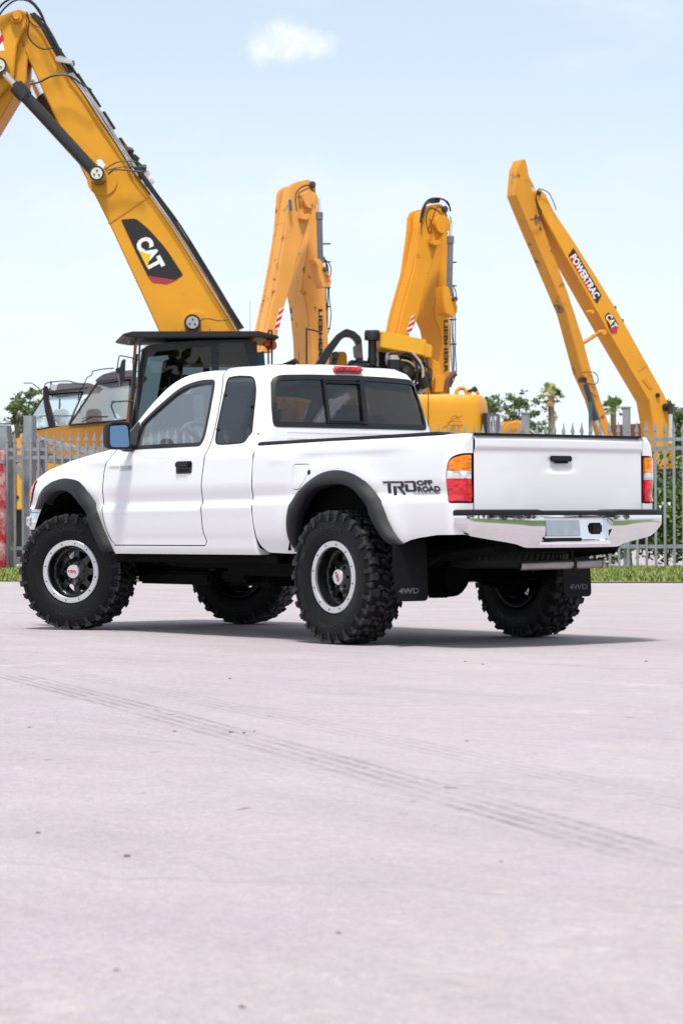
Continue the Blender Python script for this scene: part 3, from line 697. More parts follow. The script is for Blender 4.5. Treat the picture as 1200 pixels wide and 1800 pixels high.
# TRD side decal: block strokes with a grey drop shade
def strokes(mb, polys, fn, wd, mi):
    for poly in polys:
        for (a, b) in zip(poly[:-1], poly[1:]):
            a = V(*a); b = V(*b); d = (b-a).normalized(); nn = V(-d.y, d.x)*wd/2; a2 = a-d*wd*.45; b2 = b+d*wd*.45
            mb.add([fn(*(p)) for p in (a2-nn, b2-nn, b2+nn, a2+nn)], [(0, 1, 2, 3)], mi)
Tl = [[(0, 1), (.30, 1)], [(.17, 1), (.17, .22)]]
Rl = [[(.36, .02), (.36, .62)], [(.34, .98), (.60, .98), (.645, .92), (.645, .68), (.60, .60), (.48, .60)], [(.52, .55), (.68, .06)]]
Dl = [[(.76, .98), (1.03, .98), (1.08, .92), (1.08, .38), (1.03, .30), (.78, .30)], [(.78, .32), (.78, .74)]]
def decal(mb, sg=1):
    def f(dx, dz, off): return lambda u, v: (lambda p: V(p.x, (p.y+off)*sg, p.z))(s_bed(-.482-(u/1.08)*.285-dx, .912+v*.078+dz))
    for grp in (Tl, Rl, Dl):
        strokes(mb, grp, f(.004, -.006, .0022), .085, 1); strokes(mb, grp, f(0, 0, .0035), .098, 0)
    for s, x0, z0, w_, h_, bo in (('OFF', -.862, .980, .145, .030, .03), ('ROAD', -.895, .943, .210, .032, .03)):
        put_text(mb, s, lambda u, v, h: (lambda p: V(p.x, (p.y+.0022)*sg, p.z))(s_bed(x0-u-.004, z0+v-.005)), w_, h_, mi=1, bold=bo)
        put_text(mb, s, lambda u, v, h: (lambda p: V(p.x, (p.y+.0035)*sg, p.z))(s_bed(x0-u, z0+v)), w_, h_, mi=0, bold=bo)
    put_text(mb, 'TOYOTA RACING DEVELOPMENT', lambda u, v, h: (lambda p: V(p.x, (p.y+.003)*sg, p.z))(s_bed(-.875-u, .916+v)), .26, .0125, mi=0, bold=.01)
mb = MB(); decal(mb); T(mb.build('side_decal', ['decal', 'decalgrey']))
# black skins added behind the shut lines to paint in the gap shade
def s_in(d): return lambda u, z: s_side(u, z)+V(0, -d, 0)
for mir in (False, True):
    T(panel('shut_line_shade', [(1.38, .56), (1.56, .56), (1.58, 1.0), (1.53, 1.24), (1.50, 1.40), (1.53, 1.60), (1.58, 1.74), (1.50, 1.74), (1.455, 1.60), (1.41, 1.40), (1.38, 1.0)], [], s_in(.019), 'seal_shade', None, mirror=mir, depth=0))
    T(panel('shut_line_shade', [(2.56, .59), (2.74, .62), (2.76, 1.0), (2.70, 1.25), (2.58, 1.25), (2.66, 1.0), (2.66, .75)], [], s_in(.019), 'seal_shade', None, mirror=mir, depth=0))
    T(panel('shut_line_shade', [(1.45, .58), (2.6, .58), (2.6, .625), (1.45, .625)], [], s_in(.019), 'seal_shade', None, mirror=mir, depth=0))
# ---- interior
mb = MB(); mb.box((2.50, 0, 1.15), (.42, 1.42, .20)); mb.box((2.36, .36, 1.262), (.30, .42, .07)); T(mb.build('dashboard', 'dash', bevel=.03))
mb = MB(); mb.box((1.72, 0, .70), (1.7, 1.5, .04)); mb.box((.97, 0, 1.0), (.02, 1.45, .66)); 
for sg in (1, -1): mb.box((2.0, .755*sg, .93), (1.05, .02, .55))
mb.box((1.6, 0, 1.772), (1.0, 1.0, .01)); T(mb.build('cabin_lining', 'dash'))
mb = MB(); tor = [(V(2.13, .36, 1.275)+V(-math.sin(R(25))*0, 0, 0)) for _ in (0,)]
ax = V(-math.cos(R(28)), 0, math.sin(R(28))).normalized(); xa = V(0, 1, 0); ya = ax.cross(xa).normalized(); cc = V(2.14, .36, 1.285)
mb.tube([cc+(xa*math.cos(a)+ya*math.sin(a))*.185 for a in [2*math.pi*k/32 for k in range(33)]], .015, 8, caps=False)
for a in (0, math.pi, -math.pi/2-.5, -math.pi/2+.5): mb.beam(cc, cc+(xa*math.cos(a)+ya*math.sin(a))*.18, .03, .02, up=ax)
mb.cyl(cc-ax*.03, cc+ax*.02, .06); T(mb.build('steering_wheel', 'wheelgrey'))
for yy in (.36, -.36):
    mb = MB(); mb.box((1.78, yy, .92), (.50, .48, .14)); mb.box((1.50, yy, 1.16), (.14, .46, .52), Matrix.Rotation(R(-14), 3, 'Y'))
    mb.box((1.40, yy, 1.47), (.10, .25, .17), Matrix.Rotation(R(-10), 3, 'Y')); T(mb.build('seat', 'seat', bevel=.04, seg=3))
# ---- wheel wells and inner body
for sg in (1, -1):
    for cx, rr in ((0, .55), (3.2, .56)):
        mb = MB(); vs = []; n = 20
        for k in range(n+1):
            a = math.pi*(.07+.86*k/n)
            for yy in (.80, .42): vs.append(V(cx+math.cos(a)*rr*(1 if cx == 0 else .98), yy*sg, .45+math.sin(a)*(rr+.02)))
        mb.add(vs, [(2*k, 2*k+1, 2*k+3, 2*k+2) for k in range(n)])
        mb.add([V(cx+math.cos(math.pi*k/n)*rr, .42*sg, .47+math.sin(math.pi*k/n)*rr) for k in range(n+1)], [tuple(range(n+1))])
        T(mb.build('wheel_well', 'under'))
    mb = MB(); mb.box((-.30, .62*sg, .86), (.10, .26, .22), Matrix.Rotation(R(35), 3, 'Y')); T(mb.build('well_splash_shield', 'linerbrown', bevel=.02))
# ---- chassis
mb = MB()
for sg in (1, -1):
    mb.tube([(3.75, .40*sg, .60), (2.7, .40*sg, .52), (2.2, .44*sg, .495), (.75, .46*sg, .495), (.45, .46*sg, .60), (-.3, .46*sg, .63), (-.6, .46*sg, .56), (-1.12, .46*sg, .60)], .052, 4)
    mb.box((1.75, .66*sg, .515), (1.95, .10, .055))
for x, z in ((2.6, .5), (1.9, .46), (1.1, .5), (.4, .6), (-.45, .60), (-1.05, .60)): mb.box((x, 0, z), (.09, .92, .07))
T(mb.build('frame', 'under', bevel=.006))
mb = MB(); mb.box((2.75, 0, .52), (1.0, .5, .24)); mb.box((2.05, -.02, .42), (.9, .40, .20)); mb.box((2.55, .1, .37), (.9, .5, .09)); mb.cyl((1.80, -.05, .45), (1.55, -.05, .47), .13, .09); mb.box((1.85, .20, .44), (.3, .24, .18)); mb.box((2.95, 0, .36), (.42, .55, .05)); T(mb.build('gearbox', 'dusty', bevel=.02))
mb = MB(); mb.tube([(1.6, .0, .46), (.2, .02, .42)], .04, 12); mb.tube([(1.9, .2, .43), (3.0, .2, .40)], .03, 10); T(mb.build('driveshaft', 'under'))
mb = MB(); mb.box((1.25, .33, .50), (.85, .34, .20)); T(mb.build('fuel_tank', 'dusty', bevel=.03))
mb = MB(); mb.lathe([(.03, -.66), (.045, -.60), (.045, -.25), (.075, -.20), (.125, -.10), (.145, 0), (.125, .10), (.075, .20), (.045, .25), (.045, .60), (.03, .66)], (0, .02, .415), n=20)
mb.lathe([(.0, -.02), (.10, -.02), (.125, .02), (.13, .10)], (-.17, .02, .405), (1, 0, 0), n=20); mb.box((0, .02, .285), (.07, .10, .03))
for sg in (1, -1): mb.lathe([(.0, -.04), (.145, -.04), (.15, .04), (.0, .04)], (0, .60*sg, .415), n=24)
T(mb.build('rear_axle', 'under'))
for sg in (1, -1):
    mb = MB(); pts = [(.62, .50), (.35, .40), (0, .365), (-.35, .42), (-.68, .56)]
    for j in range(3): mb.tube([(x*(1-.12*j), .52*sg, z-.014*j) for x, z in catmull(pts, 4)], .016, 4)
    mb.cyl((.03, .50*sg, .42), (.26, .44*sg, .72), .025); T(mb.build('leaf_spring', 'under'))
    mb = MB(); mb.tube([(3.2, .15*sg, .48), (3.15, .58*sg, .38)], .035); mb.tube([(3.0, .22*sg, .42), (3.2, .58*sg, .36)], .03); mb.cyl((3.2, .48*sg, .42), (3.18, .42*sg, .80), .05); mb.tube([(3.05, .1*sg, .44), (3.08, .6*sg, .42)], .015)
    mb.lathe([(0, -.03), (.15, -.03), (.15, .0), (.06, .0), (.06, .04), (0, .04)], (3.2, .64*sg, .415), V(-.5*sg*sg, .866, 0) if sg > 0 else V(-.5, .866, 0), n=28)
    T(mb.build('front_suspension', 'dusty'))
mb = MB(); mb.tube(catmull([(1.5, -.28, .45), (.6, -.30, .50), (.15, -.30, .62), (-.35, -.22, .60), (-.85, .10, .50), (-1.02, .02, .488), (-1.08, -.15, .486)], 5), .027, 12); T(mb.build('exhaust_pipe', 'under'))
mb = MB(); mb.tube([(-1.00, .20, .485), (-1.05, .05, .488), (-1.085, -.12, .490), (-1.10, -.37, .494)], .030, 18, caps=False)
mb.lathe([(.030, 0), (.0345, 0), (.0345, -.02), (.030, -.02)], (-1.10, -.372, .494), (0, -1, 0), n=18, closed=True); tp = T(mb.build('tail_pipe', 'steel'))
mb = MB(); mb.cyl((-1.098, -.366, .494), (-1.098, -.30, .494), .0275, n=18); mb.build('pipe_bore', 'seal_shade', tp)
mb = MB(); mb.tube([(-1.09, -.14, .52), (-1.07, -.145, .66)], .007); mb.box((-1.088, -.14, .49), (.07, .015, .07)); mb.build('pipe_hanger', 'seal_shade', tp)
# ---- wheels
TR, TW = .4140, .136
crown = lambda w_: .4005-.006*(w_/TW)**2
def tyre_mesh(spare=False):
    mb = MB(); half = [(.225, .112), (.232, .126), (.262, .142), (.30, .148), (.345, .146), (.375, .142), (.392, .137), (.399, .122), (.4015, .06)]
    prof = [(r, y) for r, y in half]+[(.402, 0)]+[(r, -y) for r, y in half[::-1]]+[(.215, -.10), (.205, 0), (.215, .10)]
    mb.lathe([(r, y) for r, y in prof], n=96, closed=True, mi=0)
    # mould rings on the sidewall
    for sg in (1, -1):
        for r, y in ((.352, .1462), (.366, .1445)): mb.lathe([(r-.002, (y-.002)*sg), (r-.001, (y+.002)*sg), (r+.001, (y+.002)*sg), (r+.002, (y-.002)*sg)], n=72, mi=0, closed=True)
    K = 29; rnd = random.Random(3)
    def P(th, r, y): return V(math.sin(th)*r, y, math.cos(th)*r)
    def lug(poly, h=.0135, mi=1):   # poly: (theta offset in arc metres, w)
        n = len(poly); top = []; bot = []
        for s_, w_ in poly:
            th = s_*1.13/.41; rb = crown(w_); top.append((th, rb+h, w_)); bot.append((th, rb-.004, w_))
        cs = sum(p[0] for p in top)/n; cw = sum(p[2] for p in top)/n
        tp = [P(cs+(a-cs)*.90, r, cw+(w_-cw)*.93) for a, r, w_ in top]; md = [P(a, r-.003, w_) for a, r, w_ in top]; bt = [P(a+(a-cs)*.12, r, w_) for a, r, w_ in bot]
        mb.add(bt+md+tp, [(i, (i+1) % n, n+(i+1) % n, n+i) for i in range(n)]+[(n+i, n+(i+1) % n, 2*n+(i+1) % n, 2*n+i) for i in range(n)]+[tuple(2*n+i for i in range(n))], mi)
    p = 2*math.pi*.41/K
    for k in range(K):
        s0 = k*p+rnd.uniform(-.002, .002)
        for sg in (1, -1):
            o = s0+(0 if sg > 0 else p*.5)
            # centre chevron blocks
            lug([(o-.006, sg*.006), (o+.022, sg*.010), (o+.040, sg*.044), (o+.030, sg*.056), (o+.010, sg*.050), (o+.008, sg*.034)])
            lug([(o+.030, sg*.002), (o+.050, sg*.006), (o+.062, sg*.030), (o+.050, sg*.040), (o+.040, sg*.020)])
            lug([(o+.046, sg*.050), (o+.060, sg*.044), (o+.070, sg*.072), (o+.066, sg*.088), (o+.050, sg*.086), (o+.044, sg*.068)])
            # shoulder block, alternating long and short, wrapping over the edge
            wi = .092 if k % 2 else .078; a0 = o+.004; a1 = o+.048
            lug([(a0, sg*(wi+.004)), (a0+.018, sg*(wi-.008)), (a1, sg*wi), (a1-.004, sg*.118), (a1-.002, sg*.139), (a0+.004, sg*.139), (a0+.008, sg*.114)])
            # side biters
            ro = .362 if k % 2 else .343; hh = .0085
            for (b0, b1, rt, rbm) in ((a0+.004, a1-.004, .411, .386), (a0+.010 if k % 2 else a0+.004, a1-.010, .386, ro)):
                def sw(r): return float(np.interp(r, [.345, .375, .392, .411], [.1462, .1425, .1375, .136]))
                q = [(b0, rt), (b1, rt), (b1-.004-(.006 if k % 2 else 0), rbm), (b0+.004, rbm+.004)]
                vs = [P(a/.41, r, sg*(sw(r)-.004)) for a, r in q]+[P(a/.41, r, sg*(sw(r)+hh)) for a, r in q]
                mb.add(vs, [(0, 1, 2, 3), (4, 5, 6, 7), (0, 1, 5, 4), (1, 2, 6, 5), (2, 3, 7, 6), (3, 0, 4, 7)], 1 if rt > .4 else 3)
    # raised lettering on both sidewalls
    for sg in (1, -1):
        def arc(s, mid, r0, width, height):
            def fn(u, v, h):
                th = mid+(u/r0)*(1 if math.cos(mid) > 0 else 1); r = r0+v
                return P(th*1.0, r, sg*(float(np.interp(r, [.23, .262, .30, .345], [.124, .142, .148, .146]))+.0002+h))
            put_text(mb, s, lambda u, v, h: fn(-u if sg > 0 else u, v, h), width, height, mi=2, extr=.0022, bold=.012)
        arc('YOKOHAMA', R(186), .305, .30, .036); arc('GEOLANDAR', R(6), .305, .31, .030); arc('M/T', R(60), .305, .08, .026); arc('G003', R(-58), .305, .10, .022); arc('LT315/75R16', R(118), .300, .18, .014)
    mb.v = [(x, y if y > 0 else y*.80, z) for x, y, z in mb.v]
    return mb
def wheel_center(mb_):
    pass
def make_wheel(name='wheel'):
    wr = empty(name, (0, 0, 0)); ty = tyre_mesh().build('tyre', ['rubber', 'lug', 'letter', 'biter'], wr, ang=28)
    # black rim barrel and spider
    def s_face(u, v):
        r = math.hypot(u, v); y = float(np.interp(r, [0, .058, .075, .10, .15, .172, .19], [.070, .070, .060, .040, .034, .030, .055])); return V(u, y, v)
    holes = []
    for k in range(8):
        a = 2*math.pi*(k+.5)/8; q = []
        for r, da in ((.100, -.17), (.151, -.255), (.151, .255), (.100, .17)):
            th = a+da; q.append((math.cos(th)*r, math.sin(th)*r, .014))
        holes.append(rpoly(q, 4))
    out = [(math.cos(2*math.pi*k/64)*.183, math.sin(2*math.pi*k/64)*.183) for k in range(64)]
    rim = panel('rim', out, holes, s_face, 'rimblack', wr, step=.016, depth=.022)
    mb = MB(); mb.lathe([(.188, .118), (.184, .112), (.181, .09), (.179, .04), (.170, .02), (.172, -.10), (.195, -.115), (.218, -.118), (.218, -.11), (.20, -.08), (.185, .0), (.20, .10)], n=72, closed=True)
    for k in range(6):
        a = 2*math.pi*k/6; mb.cyl((math.cos(a)*.066, .060, math.sin(a)*.066), (math.cos(a)*.066, .082, math.sin(a)*.066), .0105, .009, n=6)
    mb.build('rim_barrel', 'rimblack', wr, ang=35)
    mb = MB(); mb.lathe([(.184, .112), (.185, .127), (.188, .130), (.2195, .130), (.2245, .126), (.2255, .115)], n=96, closed=True)
    mb.build('beadlock_ring', 'alu', wr, ang=30)
    for k in range(12):
        a = 2*math.pi*(k+.35)/12; c = V(math.cos(a)*.2035, .1295, math.sin(a)*.2035); mb = MB(); mb.cyl(c, c+V(0, .005, 0), .0066, .0045, n=8)
        mb.build('ring_bolt', 'boltgrey', wr)
    mb = MB(); mb.lathe([(.050, .060), (.050, .088), (.046, .093), (0, .095)], n=40, mi=0)
    mb.build('centre_cap', 'cap', wr, ang=40)
    return wr, rim
def cap_logo(wr, rot):
    mb = MB(); ca, sa = math.cos(rot), math.sin(rot)
    def fn(u, v): x = (u-.54)*.058; z = (v-.6)*.022; return V(-(x*ca-z*sa), .0965, x*sa+z*ca)
    for grp in (Tl, Rl, Dl): strokes(mb, grp, fn, .13, 0)
    mb.build('cap_logo', 'redt', wr)
w0, _ = make_wheel()
w0.location = (0, .720, .414); w0.rotation_euler = (0, 0, 0)
places = [((3.20, .720, .414), R(30), 1.05, R(172)), ((0, -.738, .414), math.pi, 2.2, None), ((3.20, -.72, .414), math.pi+R(27), .4, None)]
wheels = [w0]
for loc, rz, spin, rot in places:
    c = copy_tree(w0); c.location = loc; c.rotation_euler = (0, 0, 0)
    c.matrix_basis = Matrix.Translation(loc) @ Matrix.Rotation(rz, 4, 'Z'); wheels.append(c)
cap_logo(wheels[0], R(118)); cap_logo(wheels[1], R(172))
for x in wheels: T(x)
# spare under the bed
mb = MB(); mb.lathe([(.20, -.09), (.30, -.118), (.345, -.105), (.352, -.08), (.354, 0), (.352, .08), (.345, .105), (.30, .118), (.20, .09)], (-.70, .03, .585), (0, 0, 1), n=64, closed=True)
for row, zz in ((0, .05), (1, 0.0), (0, -.05)):
    for k in range(58):
        a = 2*math.pi*(k+.5*row)/58; c = V(-.70+math.cos(a)*.356, .03+math.sin(a)*.356, .585+zz); mb.box(c, (.014, .026, .038), Matrix.Rotation(a, 3, 'Z') @ Matrix.Rotation(.35 if row else -.35, 3, 'X'))
mb.lathe([(0, -.02), (.20, -.03), (.2, .03), (0, .02)], (-.70, .03, .585), (0, 0, 1), n=32)
T(mb.build('spare_tyre', 'rubber', ang=30))
# mud flaps
for sg in (1, -1):
    mb = MB(); x0 = -.60
    o2 = rpoly([(.79 if sg > 0 else .79, .64, 0), (.60, .64, 0), (.595, .275, .035), (.825, .275, .035), (.86, .46, 0), (.855, .60, 0)])
    if sg < 0: o2 = rpoly([(.68, .64, 0), (.48, .64, 0), (.49, .275, .035), (.725, .275, .035), (.72, .46, 0), (.71, .60, 0)])
    mb.prism(o2, lambda a, b: V(x0-.05*(.64-b)*.6, a*sg, b), 0, .008, (-1, 0, 0)); fl = T(mb.build('mud_flap', 'flap', bevel=.002))
    mb = MB(); yc = .745 if sg > 0 else .612
    put_text(mb, '4WD', lambda u, v, h: V(x0-.0105-.03*(.64-(.345+v)), yc*sg-u, .338+v), .155, .034, bold=.03); mb.build('flap_lettering', 'flaptext', fl)
# antenna stub
mb = MB(); mb.tube([(2.62, -.74, 1.26), (2.55, -.76, 2.0)], .002, 5)
T(mb.build('antenna', 'trim'))
for o in truck_parts:
    o.parent = truck; o.location = Vector(o.location)-truck.location
bpy.data.objects.remove(TP)
# ------------------------------------------------------------------ ground
def ground_mat():
    m = bpy.data.materials.new('pale_asphalt'); m.use_nodes = True; nt = m.node_tree; n = nt.nodes; l = nt.links; b = n['Principled BSDF']; b.inputs['Roughness'].default_value = .92; b.inputs['Specular IOR Level'].default_value = .25
    t = n.new('ShaderNodeTexCoord')
    def q(op, a, bb=None, c=None): return mt(op, a, bb, c, nt=nt)
    def nz(sc, det=6, ro=.6, src=None, dist=0):
        z = n.new('ShaderNodeTexNoise'); z.inputs['Scale'].default_value = sc; z.inputs['Detail'].default_value = det; z.inputs['Roughness'].default_value = ro; z.inputs['Distortion'].default_value = dist
        l.new(src or t.outputs['Object'], z.inputs['Vector']); return z.outputs['Fac']
    def rng(v, a, bb, c=0, d=1):
        z = n.new('ShaderNodeMapRange'); l.new(v, z.inputs[0]); z.inputs[1].default_value = a; z.inputs[2].default_value = bb; z.inputs[3].default_value = c; z.inputs[4].default_value = d; return z.outputs[0]
    # view-aligned worn streaks follow the traffic direction, at right angles to the fence
    mp = n.new('ShaderNodeMapping'); mp.inputs['Rotation'].default_value = (0, 0, R(-35)); mp.inputs['Scale'].default_value = (.16, 1.3, 1); l.new(t.outputs['Object'], mp.inputs['Vector'])
    f = rng(nz(.35, 5), .3, .7, .955, 1.045); f = q('MULTIPLY', f, rng(nz(1.7, 8, .65), .3, .7, .955, 1.045))
    f = q('MULTIPLY', f, rng(nz(2.2, 8, .7, mp.outputs[0]), .3, .7, .94, 1.06))
    scuff = q('MULTIPLY', rng(nz(1.9, 10, .74, mp.outputs[0], .6), .575, .70), .20); f = q('MULTIPLY', f, q('SUBTRACT', 1, scuff))
    lite = q('MULTIPLY', rng(nz(1.2, 9, .72, mp.outputs[0], .4), .60, .72), .14); f = q('MULTIPLY', f, q('ADD', 1, lite))
    f = q('MULTIPLY', f, rng(nz(17, 5, .7), .32, .68, .93, 1.07))
    f = q('MULTIPLY', f, rng(nz(60, 4, .7), .3, .7, .86, 1.14)); f = q('MULTIPLY', f, rng(nz(230, 2, .7), .3, .7, .78, 1.22))
    # aggregate: dark and pale stones
    vo = n.new('ShaderNodeTexVoronoi'); vo.inputs['Scale'].default_value = 90; l.new(t.outputs['Object'], vo.inputs['Vector']); sp = rng(vo.outputs['Distance'], .12, .30)
    sel = rng(nz(45, 2), .56, .62); f = q('MULTIPLY', f, q('SUBTRACT', 1, q('MULTIPLY', q('SUBTRACT', 1, sp), q('MULTIPLY', sel, .35))))
    sx = n.new('ShaderNodeSeparateXYZ'); l.new(t.outputs['Object'], sx.inputs[0]); X, Yy = sx.outputs[0], sx.outputs[1]
    # tyre marks: curved pairs of tread prints
    def track(p0, ang, curve, wd, strength, per, L0=0, L1=60):
        ca, sa = math.cos(ang), math.sin(ang)
        dx = q('SUBTRACT', X, p0[0]); dy = q('SUBTRACT', Yy, p0[1])
        s_ = q('ADD', q('MULTIPLY', dx, ca), q('MULTIPLY', dy, sa)); w_ = q('SUBTRACT', q('MULTIPLY', dy, ca), q('MULTIPLY', dx, sa))
        w_ = q('SUBTRACT', w_, q('MULTIPLY', q('MULTIPLY', s_, s_), curve)); aw = q('ABSOLUTE', w_)
        k = rng(aw, wd*.5, wd*.5+.03, 1, 0)
        rib = rng(nz(38, 3, .7), .36, .6, .15, 1)
        ribs = rng(q('ABSOLUTE', q('SINE', q('MULTIPLY', w_, 3.14159/wd*3))), .35, .8)
        k = q('MULTIPLY', k, q('MULTIPLY', rib, ribs)); k = q('MULTIPLY', k, rng(nz(1.4, 8, .75), .40, .60, .12, 1)); ends = q('MULTIPLY', rng(s_, L0, L0+1.2), rng(s_, L1-1.5, L1, 1, 0))
        return q('MULTIPLY', q('MULTIPLY', k, ends), strength)
    tr = None
    for a in TRACKS:
        v = track(*a); tr = v if tr is None else q('MAXIMUM', tr, v)
    wv = n.new('ShaderNodeVectorMath'); wv.operation = 'ADD'; wn = n.new('ShaderNodeTexNoise'); wn.inputs['Scale'].default_value = 1.6; wn.inputs['Detail'].default_value = 6; l.new(t.outputs['Object'], wn.inputs['Vector'])
    ws = n.new('ShaderNodeVectorMath'); ws.operation = 'SCALE'; ws.inputs['Scale'].default_value = .9; l.new(wn.outputs['Color'], ws.inputs[0]); l.new(t.outputs['Object'], wv.inputs[0]); l.new(ws.outputs[0], wv.inputs[1])
    ce = n.new('ShaderNodeTexVoronoi'); ce.feature = 'DISTANCE_TO_EDGE'; ce.inputs['Scale'].default_value = .21; l.new(wv.outputs[0], ce.inputs['Vector'])
    crack = q('MULTIPLY', q('MULTIPLY', rng(ce.outputs['Distance'], .0015, .0045, 1, 0), rng(nz(.5, 4), .45, .6)), .11); f = q('MULTIPLY', f, q('SUBTRACT', 1, crack))
    # pale scuffs and dark oil spots
    pale = q('MULTIPLY', rng(nz(.9, 10, .72, None, 1.2), .60, .74), .30); dark = q('MULTIPLY', rng(nz(3.1, 6, .6), .70, .76), .30)
    f = q('MULTIPLY', f, q('SUBTRACT', 1, tr)); f = q('MULTIPLY', f, q('SUBTRACT', 1, dark)); f = q('MULTIPLY', f, q('ADD', 1, pale))
    c1 = n.new('ShaderNodeMix'); c1.data_type = 'RGBA'; l.new(rng(nz(.6, 4), .35, .65), c1.inputs[0]); c1.inputs[6].default_value = (.378, .328, .345, 1); c1.inputs[7].default_value = (.385, .345, .352, 1)
    # cream sandy spots and small rusty stains, thicker where the lot is sandiest
    cream = q('MULTIPLY', rng(nz(13, 6, .65), .55, .68), rng(nz(.45, 4), .42, .58)); c2 = n.new('ShaderNodeMix'); c2.data_type = 'RGBA'; l.new(q('MULTIPLY', cream, .38), c2.inputs[0]); l.new(c1.outputs[2], c2.inputs[6]); c2.inputs[7].default_value = (.52, .44, .38, 1)
    rust = rng(nz(9.3, 2, .5), .735, .76); c3 = n.new('ShaderNodeMix'); c3.data_type = 'RGBA'; l.new(q('MULTIPLY', rust, .7), c3.inputs[0]); l.new(c2.outputs[2], c3.inputs[6]); c3.inputs[7].default_value = (.17, .11, .10, 1)
    sc = n.new('ShaderNodeVectorMath'); sc.operation = 'SCALE'; l.new(c3.outputs[2], sc.inputs[0]); l.new(f, sc.inputs['Scale']); l.new(sc.outputs[0], b.inputs['Base Color'])
    bb = n.new('ShaderNodeBump'); bb.inputs['Strength'].default_value = .5; bb.inputs['Distance'].default_value = .006
    l.new(q('ADD', nz(130, 4, .7), q('MULTIPLY', nz(14, 5), .8)), bb.inputs['Height']); l.new(bb.outputs[0], b.inputs['Normal']); return m
def gpt(u, v, z=0):
    D = cd+cr*((u-600)/FPX)-cu*((v-900)/FPX); t = (z-cam_loc.z)/D.z; return cam_loc+D*t
def mk_track(pts, wd, st, per):
    P = [gpt(*p) for p in pts]; a = P[0]; d = P[-1]-P[0]; ang = math.atan2(d.y, d.x); Ln = d.length
    m_ = P[len(P)//2]-a; s_ = m_.x*math.cos(ang)+m_.y*math.sin(ang); w_ = -m_.x*math.sin(ang)+m_.y*math.cos(ang)
    # parabola through start, mid and end: w = c s (s-L) -> rotate the axis so that w = c s^2
    c = w_/(s_*(s_-Ln)) if abs(s_*(s_-Ln)) > 1e-6 else 0
    return ((a.x, a.y), ang-math.atan(c*Ln), c, wd, st, per, -.5, Ln+1.5)
TRACKS = [mk_track([(0, 1182), (230, 1232), (430, 1296), (700, 1375), (1030, 1468)], .17, .46, 95), mk_track([(0, 1160), (250, 1205), (500, 1262), (800, 1330), (1150, 1400)], .15, .22, 95),
          mk_track([(180, 1258), (500, 1330), (900, 1440), (1200, 1520)], .2, .10, 80), mk_track([(0, 1500), (300, 1590), (640, 1790)], .3, -.08, 60), mk_track([(1200, 1215), (700, 1180), (250, 1160)], .2, .10, 90)]
M['ground'] = ground_mat()
mb = MB(); mb.add([V(-700, -700, 0), V(700, -700, 0), V(700, 700, 0), V(-700, 700, 0)], [(0, 1, 2, 3)])
tag(mb.build('lot_pavement', 'ground'), kind='structure')
M['pebble'] = mat('pebble', (.17, .145, .14), .9, var=.5, vscale=30)
for k, (u, v, r_) in enumerate([(223, 1506, .017), (68, 1465, .014), (880, 1515, .007), (595, 1641, .010), (404, 1193, .010), (307, 1286, .009), (406, 1288, .012), (429, 1289, .010), (447, 1286, .008), (52, 1279, .009), (820, 1303, .008), (817, 1163, .010), (848, 1168, .009), (1135, 1163, .012), (205, 1706, .010), (425, 1771, .011)]):
    r_ *= .75 if v < 1400 else .5; p = gpt(u, v); mb = MB(); rr_ = random.Random(k); vs = []
    for i, (a_, z_) in enumerate([(i*math.pi/3, 0) for i in range(6)]+[(i*math.pi/3+.4, .5) for i in range(6)]): vs.append(V(math.cos(a_)*r_*rr_.uniform(.7, 1.5)*(1-.4*z_), math.sin(a_)*r_*rr_.uniform(.7, 1.3)*(1-.4*z_), z_*r_*1.1))
    mb.add(vs, [(i, (i+1) % 6, 6+(i+1) % 6, 6+i) for i in range(6)]+[tuple(6+i for i in range(6))]); o = mb.build('pebble', 'pebble', loc=p); tag(o, 'small dark pebble lying on the open pale pavement', 'pebble', 'pebbles scattered on the pavement')
# fence line frame: F(s, d, z): s metres along the fence (to the right), d metres beyond it
F0 = V(21.33, -15.24, 0); fs_ = V(-.821, -.571, 0).normalized(); fd_ = V(.571, -.821, 0).normalized()
def F(s, d, z=0): return F0+fs_*s+fd_*d+V(0, 0, z)
M['grassbase'] = mat('verge_soil', (.15, .17, .06), .95, var=.35, vscale=3, dirt=(.20, .17, .12), dscale=1.6, dthr=(.5, .62))
M['grass'] = mat('grass_blades', (.19, .25, .05), .7, var=.35, vscale=1.2, dirt=(.34, .31, .13), dscale=.9, dthr=(.48, .66))
M['kerb'] = mat('kerb_concrete', (.36, .33, .31), .9, var=.15, vscale=3)
mb = MB(); rnd = random.Random(5); n_ = 120; pts = []
for i in range(n_+1):
    s = -45+90*i/n_; pts.append((s, -8.3+.22*math.sin(s*1.7)+.18*math.sin(s*.53+1)+rnd.uniform(-.12, .12)))
vs = [F(s, d, .012) for s, d in pts]+[F(s, 3.0, .02) for s, d in pts]
mb.add(vs, [(i, i+1, n_+2+i, n_+1+i) for i in range(n_)]); tag(mb.build('grass_verge', 'grassbase'), kind='structure')
